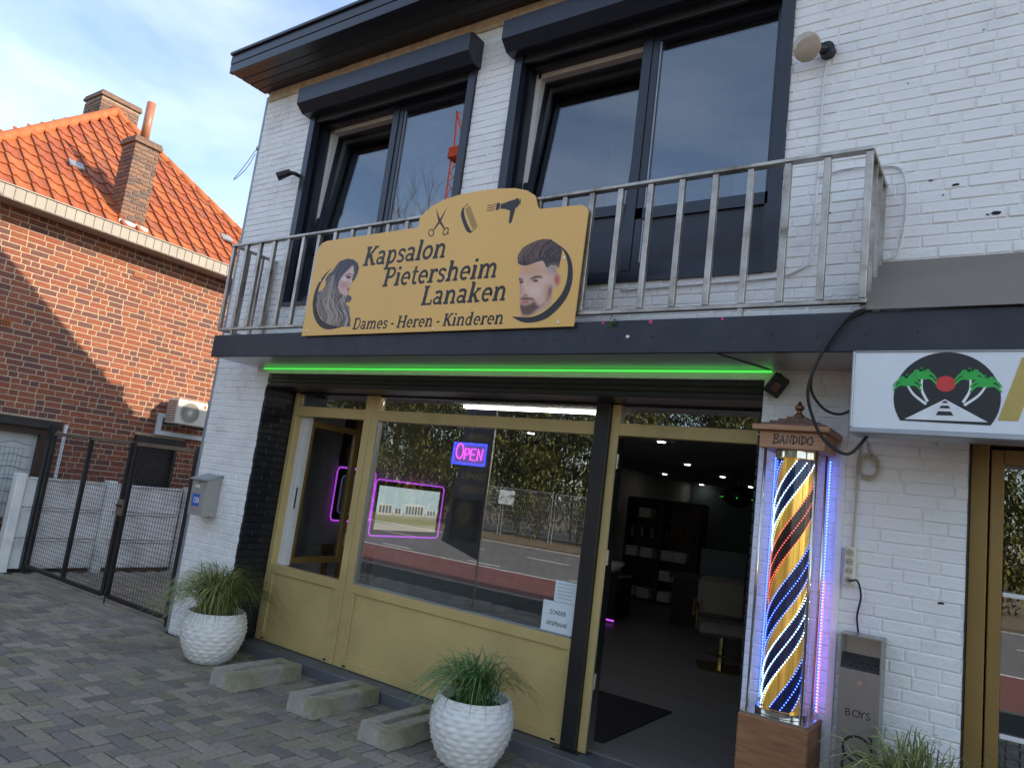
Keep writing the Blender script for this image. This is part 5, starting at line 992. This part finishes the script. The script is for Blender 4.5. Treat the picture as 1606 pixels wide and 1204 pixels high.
for i in range(6):
    x = -20.6 + i * 2.55 - (6 if i > 4 else 0); fp = wthing('site_fence', 'galvanised mesh construction fence panel across the road', 'fence', (x + 1.2, -20.9, 0), 'construction fence panels')
    MB().tube([(x, -20.9, -.03), (x, -20.9, 1.95), (x + 2.4, -20.9, 1.95), (x + 2.4, -20.9, -.03)], .02, 6).build('frame', 'galv', fp); mb = MB()
    for k in range(24): mb.box(x + .1 * k - .004, x + .1 * k + .004, -20.905, -20.9, .1, 1.94)
    for k in range(9): mb.box(x, x + 2.4, -20.899, -20.894, .15 + k * .22, .158 + k * .22)
    mb.build('wire_mesh', 'galv', fp, kind='stuff')
MB().box(-18.3, -17.5, -20.86, -20.85, 1.25, 1.85).build('fence_notice', 'paper', None, **T('white notice fixed on the construction fence', 'notice'))
FG = wthing('beach_flag', 'dark feather flag with gold lettering standing on the pavement', 'flag', (-5.85, -3.0, 0))
MB().tube([(-5.84, -3.0, 0), (-5.84, -3.0, 2.7), (-5.90, -3.0, 3.2), (-6.1, -3.0, 3.4)], .014, 8).build('pole', 'chrome', FG); MB().cbox(-6.05, -5.63, -3.2, -2.8, -.005, .03, .01).build('foot', 'black', FG)
fo = [(-5.85, .78), (-6.50, .95), (-6.38, 1.9), (-6.36, 2.8), (-6.28, 3.2), (-6.1, 3.38), (-5.92, 3.18), (-5.855, 2.7)]
me = MB().prism(fo, -3.004, -2.998).mesh('cloth', 'flag'); fixbox(me); link('cloth', me, FG)
for tx, z in (('ZONDER', 2.52), ('AFSPRAAK', 2.36), ('HEREN', 2.0), ('DAMES', 1.82), ('KINDEREN', 1.64)):
    link('text_line', text_mesh('text', tx, .13, 'flag_gold', fit=.40), FG, loc=(-5.90, -2.9965, z), rot=(rad(90), 0, rad(180)))
p = Paint(0, 40, 0, 50, 1); p.poly([(-9, -9), (99, -9), (99, 99), (-9, 99)], (24, 26, 30)); p.a[:] = 1; p.poly([(14, 4), (26, 2), (34, 12), (30, 30), (20, 34), (12, 20)], (130, 118, 92), 2); p.poly([(4, 34), (36, 32), (38, 48), (6, 48)], (70, 72, 76), 2); p.a[:] = 1
link('cloth_photo', p.mesh('cloth_photo', lambda u, v: (-5.89 - u / 40 * .5, -2.9965, 1.55 - v / 50 * .55)), FG)
CR = wthing('tower_crane', 'red lattice tower crane rising far beyond the street', 'crane', (-58.6, -60, 0)); mb = MB()
for sx in (-.6, .6):
    for sy in (-.6, .6): mb.bar((-58.6 + sx, -60 + sy, 0), (-58.6 + sx, -60 + sy, 42), .14, .14)
for k in range(28):
    z = k * 1.5
    for a, b_ in (((-.6, -.6), (.6, -.6)), ((.6, -.6), (.6, .6)), ((.6, .6), (-.6, .6)), ((-.6, .6), (-.6, -.6))): mb.bar((-58.6 + a[0], -60 + a[1], z), (-58.6 + b_[0], -60 + b_[1], z + 1.5), .08, .08)
mb.build('mast', 'crane_red', CR, kind='stuff'); MB().cbox(-59.6, -57.6, -61, -59, 42.1, 43.6, .1).build('slewing_platform', 'crane_red', CR)
for e in ((-59.5, -60), (-57.7, -60)): MB().bar((e[0], e[1], 43.6), (-59.9, -60, 49), .16, .16).build('apex_leg', 'crane_red', CR)
MB().bar((-59.9, -60, 49), (-52.5, -60, 43.8), .1, .1).build('tie_bar', 'crane_red', CR); MB().bar((-57.6, -60, 43.4), (-52, -60, 43.6), .6, .4).build('counter_jib', 'crane_red', CR); MB().bar((-58.6, -61, 43.4), (-58.6, -95, 46), .7, .6).build('jib', 'crane_red', CR)
MB().cbox(-54.5, -52.5, -60.7, -59.3, 42.2, 43.3, .1).build('counterweight', 'concrete', CR)
